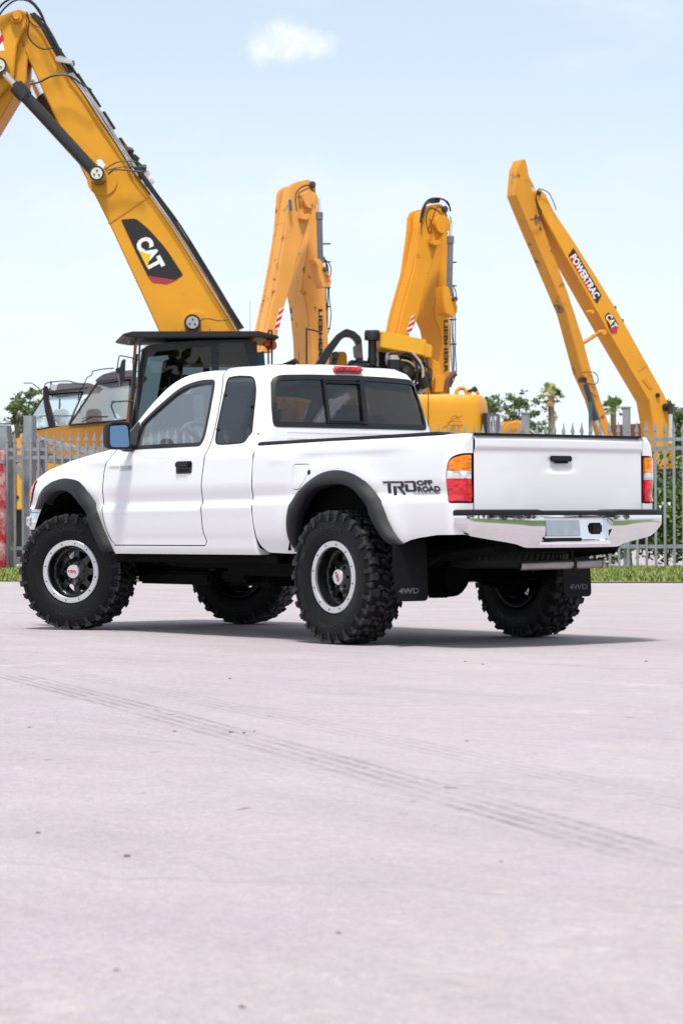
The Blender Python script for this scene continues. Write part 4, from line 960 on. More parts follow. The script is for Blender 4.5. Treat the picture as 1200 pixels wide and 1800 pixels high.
def blades(name, N_, rng_s, rng_d, h0, h1, wd, seed, mt_='grass'):
    rnd = random.Random(seed); mb = MB()
    for _ in range(N_):
        s = rnd.uniform(*rng_s); u = rnd.random(); edge = -8.3+.22*math.sin(s*1.7)+.18*math.sin(s*.53+1)
        d = rng_d[0]+(rng_d[1]-rng_d[0])*u
        d = max(d, edge+.05); p = F(s, d, .012); h = rnd.uniform(h0, h1)*(.6+.8*abs(math.sin(s*.9+d))); a = rnd.uniform(0, 6.28); w_ = wd*rnd.uniform(.6, 1.4)
        for k in range(3):
            a2 = a+k*2.1+rnd.uniform(-.3, .3); dx = V(math.cos(a2), math.sin(a2), 0); side = V(-dx.y, dx.x, 0)*w_; lean = dx*h*rnd.uniform(.2, .8)
            b0 = p+dx*.03*k; mb.add([b0-side, b0+side, b0+lean*.5+V(0, 0, h*.75), b0+lean+V(0, 0, h)], [(0, 1, 2), (2, 1, 3)])
    return mb.build(name, mt_)
tag(blades('grass', 15000, (-9, 12), (-8.3, -.3), .02, .065, .016, 1), 'short patchy verge grass between the pavement and the fence', 'grass', kind='stuff')
tag(blades('tall_grass', 5000, (-9, 12), (-1.1, .5), .02, .07, .016, 2), 'longer grass growing along the foot of the picket fence', 'grass', kind='stuff')
# ------------------------------------------------------------------ palisade fence
M['galv'] = mat('galvanised_steel', (.31, .325, .35), .45, metal=.4, var=.18, vscale=5, dirt=(.25, .25, .26), dscale=6)
M['oldwood'] = mat('weathered_timber', (.36, .34, .335), .85, var=.25, vscale=6, dirt=(.22, .18, .17), dscale=5, bump=.3, bscale=25)
M['redpost'] = mat('worn_red_paint', (.36, .012, .022), .7, var=.3, vscale=4, dirt=(.50, .36, .36), dscale=2.4, dthr=(.44, .60))
fence = empty('picket_fence', F(0, 0)); tag(fence, 'pale galvanised palisade fence with pointed pickets across the back of the lot', 'fence')
fparts = []
pitch = .147; s = -9.2; k = 0; gateL, gateR = -5.9, -4.95
FH = 2.36
while s < 9.6:
    mb = MB(); h = FH+random.uniform(-.012, .012); w_ = .040
    poly = [(-w_/2, .06), (w_/2, .06), (w_/2, h-.16), (w_*.5, h-.12), (0, h), (-w_*.5, h-.12), (-w_/2, h-.16)]
    mb.prism(poly, lambda a, b: F(s+a, 0, b), -.05, -.035, fd_)
    if k % 1 == 0: mb.prism([(-.032, h-.175), (.032, h-.175), (.032, h-.13), (0, h-.075), (-.032, h-.13)], lambda a, b: F(s+a, 0, b), -.058, -.0515, fd_)
    fparts.append(mb.build('picket', 'galv')); s += pitch; k += 1
for z in (2.06, 1.92, .38):
    mb = MB(); mb.beam(F(-9.3, 0, z), F(9.7, 0, z), .05, .055 if z > 1.95 else .06); fparts.append(mb.build('rail', 'galv'))
for s_, h_ in ((-6.95, 2.2), (-5.4, 2.2), (-3.7, 2.2), (-2.0, 2.2), (-.3, 2.2), (1.4, 2.2), (3.08, 2.50), (4.72, 2.56), (6.4, 2.5), (8.1, 2.5)):
    mb = MB(); mb.beam(F(s_, .10, 0), F(s_, .10, h_), .11, .11, up=fd_); mb.beam(F(s_, .10, h_), F(s_, .10, h_+.03), .13, .13, up=fd_); fparts.append(mb.build('post', 'galv', bevel=.008))
for o in fparts: o.parent = fence; o.location = -fence.location
# the heavy gate behind its left end
gate = empty('sliding_gate', F(-5.0, .5)); tag(gate, 'weathered grey cross-braced gate frame standing behind the left end of the picket fence', 'gate'); gp = []
def gpx(u, v, d=.6):
    n = fd_; D = cd+cr*((u-600)/FPX)-cu*((v-900)/FPX); t = (F(0, d)-cam_loc).dot(n)/D.dot(n); return cam_loc+D*t
def gbeam(a, b, w_, th=.10, nm='beam', d=.6, mm='oldwood'):
    mb = MB(); mb.beam(gpx(*a, d), gpx(*b, d), th, w_, up=V(0, 0, 1) if abs(a[0]-b[0]) > abs(a[1]-b[1])*.3 else fd_); gp.append(mb.build(nm, mm, bevel=.01))
gbeam((53, 1003), (53, 731), .18, .17, 'gate_post', .35, 'galv'); gbeam((8, 1003), (8, 748), .19, .19, 'gate_post', .35, 'galv')
gbeam((21, 1000), (21, 764), .115, .10); gbeam((15, 806), (420, 812), .14, .06, 'gate_rail', .62); gbeam((50, 768), (178, 800), .10, .05, 'brace', .5); gbeam((28, 818), (60, 862), .12, .05, 'brace', .5)
gbeam((15, 985), (420, 985), .12, .06, 'gate_rail', .62); gbeam((60, 862), (130, 980), .10, .05, 'brace', .7)
mb = MB(); p = gpx(8, 746, .35); mb.lathe([(.12, 0), (.125, .02), (.10, .05), (0, .065)], p, (0, 0, 1), n=20); gp.append(mb.build('post_cap', 'galv'))
for o in gp: o.parent = gate; o.location = -gate.location
boll = gpx(-3, 1006, -.45); boll.z = 0
mb = MB(); mb.lathe([(.145, 0), (.145, 1.98), (.13, 2.03), (0, 2.06)], boll, (0, 0, 1), n=28); o = mb.build('bollard', 'redpost', ang=40)
for v in o.data.vertices: v.co -= boll
o.location = boll; tag(o, 'tall worn red round post with flaking paint at the left edge of the picture', 'bollard')
mb = MB(); mb.lathe([(.148, -.03), (.153, -.03), (.153, .03), (.148, .03)], (0, 0, 1.84), (0, 0, 1), n=28, closed=True); mb.build('steel_strap', 'galv', o)
# ------------------------------------------------------------------ foliage
def leafmat(name, c, var=.45, tip=None):
    m = mat(name, c, .55, var=var, vscale=1.3, dirt=tip or (c[0]*1.9, c[1]*1.6, c[2]*1.2), dscale=2.5, dthr=(.46, .64)); return m
M['hedge'] = leafmat('hedge_leaves', (.06, .12, .018), tip=(.26, .36, .05)); M['leafdark'] = leafmat('tree_leaves', (.085, .14, .045)); M['palmgreen'] = leafmat('palm_green', (.18, .27, .08)); M['palmdead'] = leafmat('palm_dead', (.55, .38, .16)); M['bark'] = mat('bark', (.26, .20, .15), .9, var=.3, vscale=3)
def leafcloud(centres, N_, size, rnd, mb, shell=.35):
    """many leaf quads scattered through ellipsoids given as (centre, radii)"""
    wts = [r.x*r.y*r.z for c, r in centres]; tot = sum(wts)
    for (c, r), wt in zip(centres, wts):
        for _ in range(int(N_*wt/tot)):
            v = V(rnd.gauss(0, 1), rnd.gauss(0, 1), rnd.gauss(0, 1)).normalized()*(shell+(1-shell)*rnd.random())**.6
            p = c+V(v.x*r.x, v.y*r.y, v.z*r.z); a = V(rnd.uniform(-1, 1), rnd.uniform(-1, 1), rnd.uniform(-.4, 1)).normalized(); b = a.cross(V(rnd.uniform(-1, 1), rnd.uniform(-1, 1), rnd.uniform(-1, 1))).normalized(); s_ = size*rnd.uniform(.6, 1.4)
            mb.add([p, p+a*s_*.5+b*s_*.28, p+a*s_, p+a*s_*.5-b*s_*.28], [(0, 1, 2, 3)])
rnd = random.Random(11)
hedges = []
for i, (s0, lab) in enumerate(((4.6, 'left part'), (8.0, 'right part'))):
    root = empty('hedge', F(s0, 2.0)); tag(root, 'glossy dense green hedge behind the fence to the right of the tailgate' if i == 0 else 'yellow-tipped hedge bush behind the fence at the right edge of the picture', 'hedge')
    cs = [(F(s0+rnd.uniform(-1.8, 1.7), 1.6+rnd.uniform(-.3, .9), rnd.uniform(.3, 1.55)), V(.55, .55, .42)) for _ in range(34)]+[(F(s0+dx, 1.9, .85), V(.9, .7, .8)) for dx in (-1.4, -.5, .4, 1.2)]
    mb = MB(); leafcloud(cs, 17000, .085, rnd, mb, .55); o = mb.build('leaves', 'hedge', ang=180); o.parent = root; o.location = -root.location
    mb = MB()
    for dx in (-1.4, -.8, -.2, .4, 1.0, 1.5): p = F(s0+dx, 1.9, 0); mb.tube([p, p+V(.05, .03, .6), p+V(-.05, .1, 1.4)], [.03, .025, .01], 6)
    o = mb.build('stems', 'bark'); o.parent = root; o.location = -root.location
def at(u, v, depth):
    D = cd+cr*((u-600)/FPX)-cu*((v-900)/FPX); return cam_loc+D*depth
def tree(u, top, depth, wid, label, cat='tree', N_=1600, lumps=26, seed=1, size=.30, sparse=.8):
    rnd = random.Random(seed); base = at(u, 925, depth); base.z = 0; H = at(u, top, depth).z; root = empty('tree', base); tag(root, label, cat)
    mb = MB(); pts = [base, base+V(.1, 0, H*.3), base+V(-.1, .1, H*.55), base+V(0, 0, H*.86)]; mb.tube(pts, [.16, .12, .07, .02], 8); cs = []
    for k in range(lumps):
        a = rnd.uniform(0, 6.28); zf = rnd.uniform(.42, .98); rr = wid*(.2+.8*rnd.random()**.7)*(1-.75*max(0, (zf-.6)/.38)**1.5)
        c = base+V(math.cos(a)*rr, math.sin(a)*rr, H*zf); q0 = base+V(0, 0, H*(zf*.72)); mb.tube([q0, (q0+c)/2+V(0, 0, .1), c], [.035, .02, .008], 5)
        for j in range(5):
            off = V(rnd.gauss(0, .17), rnd.gauss(0, .17), rnd.gauss(0, .09))*wid*1.3; cs.append((c+off, V(rnd.uniform(.10, .22), rnd.uniform(.10, .22), rnd.uniform(.05, .12))*wid*sparse)); mb.tube([c, c+off], [.012, .005], 4)
    o = mb.build('trunk', 'bark'); o.parent = root; o.location = -base
    mb = MB(); leafcloud(cs, N_, size, rnd, mb, .1); o = mb.build('crown', 'leafdark', ang=180); o.parent = root; o.location = -base
tree(30, 700, 95, .95, 'dark sparse tree behind the left gate post', seed=3, size=.13, lumps=34, N_=5200)
tree(58, 678, 100, .75, 'dark tree seen behind the windscreen of the farther dump truck', seed=5, size=.13, lumps=26, N_=4000)
tree(858, 690, 105, .7, 'thin small tree just right of the rounded excavator tail', seed=7, size=.13, lumps=20, N_=2600)
tree(912, 694, 100, 1.3, 'wide airy green tree between the excavator tail and the taller palm', seed=9, size=.14, lumps=40, N_=6500)
tree(1192, 712, 90, 1.3, 'dark green tree at the right edge beside the long-reach boom', seed=13, size=.14, lumps=50, N_=9000)
def palm(u, top, depth, r, label, seed, skirt=True, trunk=.11):
    rnd = random.Random(seed); base = at(u, 925, depth); base.z = 0; H = at(u, top, depth).z-r*.55; root = empty('palm_tree', base); tag(root, label, 'palm tree', 'palm trees beyond the fence')
    mb = MB(); mb.tube([base, base+V(.05, 0, H*.5), base+V(0, .05, H)], [trunk*1.3, trunk, trunk], 10); o = mb.build('trunk', 'bark'); o.parent = root; o.location = -base
    hub = base+V(0, .05, H); g_, d_ = MB(), MB()
    for k in range(60):
        dead = skirt and k % 4 == 0; az = rnd.uniform(0, 6.28); el = rnd.uniform(-.55, 1.45) if not dead else rnd.uniform(-1.45, -.7); L_ = r*rnd.uniform(.5, .8)*(.75 if dead else 1); d = V(math.cos(az)*math.cos(el), math.sin(az)*math.cos(el), math.sin(el))
        tipc = hub+d*L_*.62; mb_ = d_ if (dead or (skirt and az > 1.6 and az < 2.9)) else g_; mb_.tube([hub, tipc], .010, 4); side = d.cross(V(0, 0, 1)).normalized(); up = side.cross(d)
        for j in range(17):
            a = (j-8)/8*1.35; dd_ = (d*math.cos(a)+side*math.sin(a)).normalized(); e = tipc+dd_*L_*.42+V(0, 0, -L_*.12*rnd.random()-.05*abs(a)); w_ = up.cross(dd_)*.020*r/1.1; mb_.add([tipc, (tipc+e)/2+w_*1.6, e, (tipc+e)/2-w_*1.6], [(0, 1, 2, 3)])
    o = g_.build('crown', 'palmgreen', ang=180); o.parent = root; o.location = -base
    if skirt: o = d_.build('dry_skirt', 'palmdead', ang=180); o.parent = root; o.location = -base
palm(971, 676, 100, .78, 'tall palm with a browning crown above the truck tailgate', 2)
palm(973, 722, 104, .42, 'small brown-headed palm directly below the taller palm crown', 4)
palm(1080, 699, 100, .72, 'green palm between the long-reach stick and its boom', 6, skirt=False)
# ------------------------------------------------------------------ far side of the lot and the road behind the camera (seen in chrome and glass)
M['farleaf'] = mat('far_foliage', (.03, .05, .015), .8, var=.5, vscale=.5)
mb = MB(); mb.add([V(-70, -50, .02), V(-19, -50, .02), V(-19, 90, .02), V(-70, 90, .02)], [(0, 1, 2, 3)])
M['lawn'] = mat('lawn', (.07, .13, .025), .9, var=.3, vscale=.6); tag(mb.build('lawn', 'lawn'), kind='structure')

rnd = random.Random(91); mb = MB(); cs = []
for k in range(120): cs.append((V(-44+rnd.uniform(-4, 4), -60+k*1.35+rnd.uniform(-1, 1), rnd.uniform(1.0, 7.5)), V(2.5, 2.2, rnd.uniform(1.2, 2.4))))
leafcloud(cs, 22000, .9, rnd, mb, .4); tag(mb.build('far_woods', 'farleaf', ang=180), 'dark row of trees across the road, seen only as a reflection in the chrome', 'trees', kind='stuff')
# ------------------------------------------------------------------ machines
def ymat(name, c, dirt=(.20, .10, .04), thr=(.66, .8), sc=2.2): return mat(name, c, .48, coat=.02, spec=.22, var=.07, vscale=1.2, dirt=dirt, dscale=sc, dthr=thr)
M['yel'] = ymat('machine_yellow', (.70, .315, .024)); M['yelworn'] = ymat('worn_machine_yellow', (.62, .27, .026), (.12, .08, .06), (.565, .64), 2.6)
M['orange'] = ymat('pale_orange_yellow', (.74, .36, .085), (.10, .045, .02), (.59, .66), 3.4); M['orange2'] = ymat('fresh_orange_yellow', (.70, .30, .022), (.14, .06, .02), (.62, .70), 3.0)
M['yelbox'] = ymat('box_yellow', (.72, .38, .03))
M['mblack'] = mat('machine_black', (.010, .010, .012), .42, var=.2); M['hose'] = mat('hose_black', (.008, .008, .010), .4); M['pipe'] = mat('hydraulic_pipe', (.60, .58, .56), .3, metal=.7, var=.3, vscale=4)
M['cylgrey'] = mat('cylinder_grey', (.13, .14, .16), .4, var=.2); M['cylblack'] = mat('cylinder_black', (.014, .014, .017), .28, coat=.3); M['rodchrome'] = mat('rod_chrome', (.75, .75, .76), .12, metal=1)
M['cream'] = mat('pin_cap_cream', (.62, .66, .50), .5); M['pinsteel'] = mat('pin_steel', (.50, .48, .48), .35, metal=.6); M['white'] = mat('print_white', (.80, .80, .80), .5); M['red'+'print'] = mat('print_red', (.55, .012, .03), .5)
M['logoblack'] = mat('print_black', (.014, .012, .014), .45); M['logored'] = mat('print_crimson', (.40, .025, .06), .5); M['logoyel'] = mat('print_yellow', (.80, .50, .02), .5)
M['mglass'] = glassmat('cab_glass', (.52, .60, .62), 3.0, haze=.42, hazecol=(.48, .64, .72)); M['mglassd'] = glassmat('cab_glass_dark', (.30, .37, .38), .9); M['roofgrey'] = mat('cab_roof_grey', (.15, .145, .175), .5, var=.1)  # bluish haze in cab_glass stands in for reflected sky
M['grimey'] = mat('grimy_metal', (.10, .09, .085), .55, metal=.5, var=.5, vscale=6); M['blue'] = mat('blue_hose', (.03, .12, .22), .4); M['orangelamp'] = mat('orange_strap', (.65, .07, .01), .5); M['brown'] = mat('rust_brown', (.16, .06, .03), .8, var=.3)
M['ptan'] = ymat('dump_truck_yellow', (.74, .37, .08)); M['cylblue'] = mat('cylinder_blue', (.025, .045, .07), .4)
class Pl:
    """a vertical working plane through one point of the scene, turned by a heading; pixels of the survey photo map onto it"""
    def __init__(s, u, v, depth, head):
        s.o = at(u, v, depth); r = V(cr.x, cr.y, 0).normalized(); d = V(cd.x, cd.y, 0).normalized(); h = R(head)
        s.a = r*math.cos(h)+d*math.sin(h); s.n = -r*math.sin(h)+d*math.cos(h); s.k = depth/FPX
    def p(s, u, v, off=0):
        D = cd+cr*((u-600)/FPX)-cu*((v-900)/FPX); t = (s.o-cam_loc).dot(s.n)/D.dot(s.n); return cam_loc+D*t+s.n*off
    def prism(s, mb, px, t0, t1, mi=0): return mb.prism(px, lambda u, v: s.p(u, v), t0, t1, s.n, mi)
    def disc(s, mb, u, v, rpx, t0, t1, n=28, mi=0, r1=None): c = s.p(u, v); return mb.tube([c+s.n*t0, c+s.n*t1], [rpx*s.k, (rpx if r1 is None else r1)*s.k], n, mi)
    def tube(s, mb, px, rpx, off=0, n=8, mi=0, sm=4):
        pts = [tuple(s.p(u, v, o if (o := (q[0] if q else off)) is not None else off)) for u, v, *q in px]
        if sm and len(pts) > 2: pts = catmull(pts, sm)
        return mb.tube(pts, rpx*s.k, n, mi)
    def text(s, mb, txt, cx, cy, dirv, wpx, hpx, off, mi=0, **k):
        c = s.p(cx, cy); dx = (s.p(cx+dirv[0], cy+dirv[1])-c).normalized(); dy = (s.p(cx+dirv[1], cy-dirv[0])-c).normalized()
        put_text(mb, txt, lambda u, v, h: c+dx*u+dy*v+s.n*off, wpx*s.k, hpx*s.k, mi=mi, **k)
def fin(root, parts):
    for o in parts: o.parent = root; o.location = Vector(o.location)-root.location
def ground_under(u, depth): p = at(u, 925, depth); p.z = 0; return p
def cylinder(P, a, b, c, rr, off, mats=('cylblack', 'rodchrome'), parts=None, rod=.55):
    """hydraulic cylinder: rod a->b, barrel b->c (pixels), barrel radius rr px"""
    mb = MB(); pa, pb, pc = P.p(*a, off), P.p(*b, off), P.p(*c, off); mb.cyl(pb, pc, rr*P.k, n=24); d = (pc-pb).normalized(); mb.cyl(pb-d*rr*P.k*.2, pb+d*rr*P.k*2.2, rr*P.k*1.22, n=24)
    o = mb.build('cylinder_barrel', mats[0], ang=40); parts.append(o); mb = MB(); mb.cyl(pa, pb, rr*rod*P.k, n=16); r_ = mb.build('cylinder_rod', mats[1]); parts.append(r_); return o
def hoses(P, line, n, rad, off, spread, seed, mats='hose', parts=None, name='hose', wob=1.5, side=1):
    rnd = random.Random(seed)
    for j in range(n):
        d = (j-2.4)*spread; pts = []
        for i, (u, v) in enumerate(line):
            a = line[max(i-1, 0)]; b = line[min(i+1, len(line)-1)]; t = V(b[0]-a[0], b[1]-a[1]).normalized(); k = d+rnd.uniform(-wob, wob)
            pts.append((u-t.y*k*side, v+t.x*k*side, -.08+j*.06))
        mb = MB(); P.tube(mb, pts, rad*rnd.uniform(.8, 1.2), n=6); parts.append(mb.build(name, mats))
def tracks(root_p, a, n, L_, G_, parts, mm='mblack'):
    """crawler undercarriage: two track loops"""
    for sg in (1, -1):
        c = root_p+n*G_*sg; mb = MB(); poly = rpoly([(-L_/2, .05, .35), (L_/2, .05, .35), (L_/2, 1.0, .45), (-L_/2, 1.0, .45)], 6)
        mb.prism(poly, lambda x, z: c+a*x+V(0, 0, z), -.3, .3, n)
        pl = resamp_n(poly+[poly[0]], 60)
        for i in range(60): q = pl[i]; mb.box(c+a*q[0]+V(0, 0, q[1]), (.09, .66, .06), Matrix.Rotation(math.atan2(a.y, a.x), 3, 'Z'))
        parts.append(mb.build('track', mm))
# ================= A: big excavator with raised long boom and cab
PA = Pl(350, 585, 50, 2); base = ground_under(430, 52); A = empty('excavator', base)
tag(A, 'large yellow excavator with black cab, its raised boom carrying a dark logo panel', 'excavator'); a_ = []
right = [(62, 31), (79, 56), (96, 83), (117, 123), (146, 160), (179, 210), (221, 277), (233, 296), (267, 342), (308, 400), (358, 479), (400, 546), (432, 600), (452, 640)]
left = [(300, 640), (283, 590), (255, 528), (192, 392), (166, 340), (139.6, 289), (123, 255), (105, 221), (79, 167), (62, 129), (48, 98), (36, 73), (24, 50), (20, 36), (27, 22), (42, 18)]
mb = MB(); PA.prism(mb, right+left, 0, 1.0); boom = mb.build('boom', 'yel', bevel=.02); a_.append(boom)
mb = MB(); PA.prism(mb, [(190, 392), (262, 343), (263.5, 345.5), (191.5, 394.5)], -.012, -.002); a_.append(mb.build('weld_seam', 'yelworn'))
# stick and its head
mb = MB(); PA.prism(mb, [(-60, 48), (0, 31), (25, 22), (37, 18.5), (46, 24), (50, 36), (46, 50), (38, 66), (31, 85), (28, 108), (26, 135), (20, 150), (0, 172), (-80, 290), (-190, 470), (-230, 450), (-190, 350)], -.16, -.04)
PA.prism(mb, [(-60, 52), (25, 50), (44, 74), (49, 100), (46, 146), (36, 152), (0, 212), (-120, 410), (-210, 480), (-240, 450), (-190, 300)], .0, 1.1); a_.append(mb.build('stick', 'yel', bevel=.02))
mb = MB(); PA.disc(mb, 31, 34, 10, -.26, -.15); PA.disc(mb, 31, 34, 5.5, -.32, -.25); a_.append(mb.build('pivot_pin', 'yelworn', ang=40))
mb = MB(); PA.prism(mb, [(-40, 58), (3, 56), (10, 92), (-40, 93)], -.166, -.1605); hz_ = mb.build('hazard_plate', 'white'); a_.append(hz_)
mb = MB(); PA.prism(mb, [(-8, 93), (9, 72), (7, 62), (-20, 93)], -.172, -.1665); a_.append(mb.build('hazard_stripe', 'redprint'))
cylinder(PA, (8, 131), (33, 159), (174, 313), 11, -.42, parts=a_); cylinder(PA, (45, 118), (60, 150), (196, 300), 11, 1.5, parts=a_)
mb = MB(); PA.prism(mb, [(24, 160), (38, 148), (60, 172), (46, 187)], -.62, -.20); a_.append(mb.build('cylinder_gland', 'cylblack', bevel=.04))
for (u, v, r, mm) in ((4, 126, 12.5, 'cream'), (174, 313, 11.5, 'cream'), (339, 569, 12.5, 'pinsteel')):
    mb = MB(); PA.disc(mb, u, v, r+2, -.66 if mm == 'cream' else -.30, .1); o = mb.build('pin_boss', 'cylblack' if mm == 'cream' else 'mblack', ang=40); a_.append(o)
    mb = MB(); t = -.665 if mm == 'cream' else -.305; PA.disc(mb, u, v, r*.86, t-.02, t, mi=0)
    for k in range(3): PA.disc(mb, u+math.cos(2.1*k+.6)*r*.42, v+math.sin(2.1*k+.6)*r*.42, r*.14, t-.032, t-.018, n=10, mi=1)
    a_.append(mb.build('pin_cap', [mm, 'mblack'], ang=40))
for (u, v, r) in ((180, 318, 26), (344, 573, 25)): mb = MB(); PA.disc(mb, u, v, r, -.03, .02, n=40); a_.append(mb.build('boss_plate', 'yel', ang=40))
# logo panel
mb = MB(); lp_ = rpoly([(213, 386, 3), (239, 384, 6), (262, 403, 10), (292, 437, 12), (322, 483, 3), (309, 492, 0), (260, 484.5, 0), (240, 445, 0)]); PA.prism(mb, lp_, -.010, -.001, 0)
PA.prism(mb, [(260, 485), (309, 492.6), (294, 499), (268, 496)], -.010, -.001, 1)
PA.text(mb, 'CAT', 263.5, 446, (.47, .883), 61, 30, -.014, 2, bold=.055); PA.prism(mb, [(244.5, 441.5), (265, 447.5), (259, 471)], -.018, -.0155, 3); a_.append(mb.build('logo_panel', ['logoblack', 'logored', 'white', 'logoyel']))
# hoses and pipes up the boom back
hl_ = [(58, 22), (74, 40), (90, 66), (108, 98), (128, 126), (152, 156), (186, 208), (225, 270), (240, 292), (272, 338), (312, 396), (362, 476), (404, 543), (424, 578)]
hoses(PA, hl_[3:9], 3, 1.5, .2, 3.2, 3, 'pipe', a_, 'hydraulic_pipe', .8, -1); hoses(PA, hl_[8:], 5, 1.9, .15, 2.0, 5, 'hose', a_, 'hose', 1.3, -1); hoses(PA, hl_[:5], 5, 1.8, .1, 2.4, 6, 'hose', a_, 'hose', 1.6, -1)
hoses(PA, hl_[4:10], 2, 1.1, .5, 4, 9, 'hose', a_, 'hose', 2.2, -1); hoses(PA, hl_[9:], 1, .8, .5, 4, 19, 'pipe', a_, 'hydraulic_pipe', .9, -1)
for px, r in (([(-14, 60), (-8, 35), (8, 12), (30, 1), (52, 4), (72, 24), (86, 56), (108, 96)], 2.2), ([(-12, 70), (2, 32), (24, 9), (44, 5), (62, 14), (78, 38), (92, 70)], 1.8), ([(50, 26), (54, 45), (52, 66), (62, 82), (78, 91), (94, 90)], 1.3), ([(55, 152), (72, 149), (90, 140), (108, 136), (124, 138), (145, 152), (163, 163)], 1.8), ([(186, 302), (205, 290), (225, 287), (246, 290), (252, 300)], 1.1), ([(188, 304), (210, 298), (235, 297), (258, 306)], .9), ([(192, 310), (203, 302), (225, 303), (252, 306)], 1.5), ([(352, 566), (364, 562), (384, 566), (402, 564)], .9), ([(48, 30), (60, 48), (84, 60), (100, 92)], .9)):
    mb = MB(); PA.tube(mb, px, r, -.30, n=8); a_.append(mb.build('hose', 'hose'))
rnd = random.Random(21)
for (u, v) in [(224, 262), (236, 276), (246, 292), (252, 304), (262, 318), (108, 102), (118, 108), (96, 86)]:
    mb = MB(); c = PA.p(u, v, .3); mb.box(c, (.16, .22, .10), Matrix.Rotation(rnd.uniform(0, 3), 3, 'Z') @ Matrix.Rotation(rnd.uniform(0, 1), 3, 'Y')); mb.cyl(c, c+V(.05, .05, .14), .035, n=8); a_.append(mb.build('valve_block', rnd.choice(['pipe', 'mblack', 'grimey']), bevel=.01))
mb = MB(); PA.prism(mb, [(172, 288), (180, 285), (188, 296), (184, 304), (176, 302)], -.45, -.25); a_.append(mb.build('junction_block', 'white', bevel=.01))
mb = MB(); PA.prism(mb, [(98, 104), (106, 99), (128, 108), (126, 114), (112, 112), (100, 110)], -.12, .6); a_.append(mb.build('pipe_clamp', 'pipe', bevel=.01))
for t in np.linspace(0, .5, 7): i = 3+t*9; k = int(i); f_ = i-k; u = hl_[k][0]*(1-f_)+hl_[min(k+1, 13)][0]*f_; v = hl_[k][1]*(1-f_)+hl_[min(k+1, 13)][1]*f_; mb = MB(); mb.box(PA.p(u+3, v-1, .35), (.10, .4, .04), Matrix.Rotation(.9, 3, 'X')); a_.append(mb.build('hose_clamp', 'mblack'))
# cab
PC = Pl(350, 640, 48.5, 9)
def flat(P, off=0): return lambda u, v: P.p(u*100, -v*100, off)
def fpanel(name, P, poly, holes, off, th, mm):
    mb_ = panel(name, [(a/100, -b/100) for a, b in poly], [[(a/100, -b/100) for a, b in h] for h in holes], flat(P, off), mm, None, step=.3, depth=th, flip=True)
    return mb_
cab_o2 = rpoly([(253, 614, 3), (262, 606, 4), (300, 601.5, 0), (350, 598.5, 0), (443, 596.5, 2), (456, 655, 0), (462, 860, 0), (222, 860, 0), (224, 790, 0)])
w1 = rpoly([(262, 619, 3), (372, 608, 2), (376, 800, 4), (236, 800, 6), (240, 745, 0)]); w2 = rpoly([(384, 603, 3), (430, 601, 5), (443, 655, 0), (448, 800, 4), (388, 800, 4)])
for off in (0, 1.55):
    a_.append(fpanel('cab_frame', PC, cab_o2, [w1, w2], off, .07, 'mblack')); a_.append(fpanel('cab_window', PC, w1, [], off+.03, 0, 'mglassd')); a_.append(fpanel('cab_window', PC, w2, [], off+.03, 0, 'mglassd'))
mb = MB(); PC.prism(mb, [(256, 608), (300, 601), (443, 596), (443, 600), (300, 606), (258, 612)], .02, 1.55); PC.prism(mb, [(445, 600), (452, 600), (462, 860), (455, 860)], .02, 1.55); PC.prism(mb, [(222, 800), (462, 800), (462, 860), (222, 860)], .02, 1.55); a_.append(mb.build('cab_shell', 'mblack', bevel=.01))
for o0, o1 in ((.0, .09), (1.46, 1.55)): mb = MB(); PC.prism(mb, [(250, 613), (256, 613), (236, 800), (226, 800)], o0, o1); a_.append(mb.build('front_pillar', 'mblack'))
mb = MB(); PC.prism(mb, [(252, 615), (254, 615), (234, 800), (232, 800)], .1, 1.45); a_.append(mb.build('front_glass', 'mglass'))
mb = MB(); PC.prism(mb, [(213, 589), (231, 584), (452, 583.5), (488, 592), (488, 597), (452, 594), (240, 596), (216, 592)], -.25, 1.75); a_.append(mb.build('roof_guard', 'mblack', bevel=.02))
for (u0, v0, u1, v1, r) in ((238, 596, 232, 700, 2.6), (231, 700, 222, 860, 2.6), (245, 602, 237, 800, 1.6)):
    mb = MB(); mb.beam(PC.p(u0, v0, -.12), PC.p(u1, v1, -.12), r*2*PC.k, .09, up=PC.n); a_.append(mb.build('guard_bar', 'mblack', bevel=.01))
for g0, g1 in (((239, 602), (233, 640)), ((227, 700), (222, 760))): mb = MB(); mb.beam(PC.p(*g0, -.18), PC.p(*g1, -.18), .045, .04, up=PC.n); a_.append(mb.build('guard_tab', 'brown'))
mb = MB(); PC.disc(mb, 230, 603, 5, -.30, -.05); a_.append(mb.build('work_lamp', 'mblack', bevel=.01))
mb = MB(); PC.tube(mb, [(242, 633), (214, 627), (208, 629), (205, 650)], 1.1, -.2, sm=2); o = mb.build('mirror_arm', 'mblack'); a_.append(o)
mb = MB(); PC.prism(mb, rpoly([(213, 634, 2), (219, 633, 2), (217, 668, 4), (210, 683, 2), (207, 660, 4)]), -.34, -.06); PC.prism(mb, rpoly([(202, 649, 2), (212, 646, 2), (212, 656, 2), (203, 658, 2)]), -.26, -.12); a_.append(mb.build('cab_mirror', 'mblack', bevel=.015))
mb = MB(); PC.tube(mb, [(234, 706), (202, 707), (195, 713), (197, 722), (203, 736)], 1.3, -.2, sm=3); a_.append(mb.build('grab_rail', 'mblack'))
mb = MB(); PC.prism(mb, rpoly([(300, 690, 6), (345, 690, 6), (350, 800, 0), (290, 800, 0)]), .55, 1.05); PC.prism(mb, rpoly([(305, 655, 6), (340, 655, 6), (342, 690, 6), (304, 690, 6)]), .6, 1.0); a_.append(mb.build('operator_seat', 'mblack', bevel=.03))
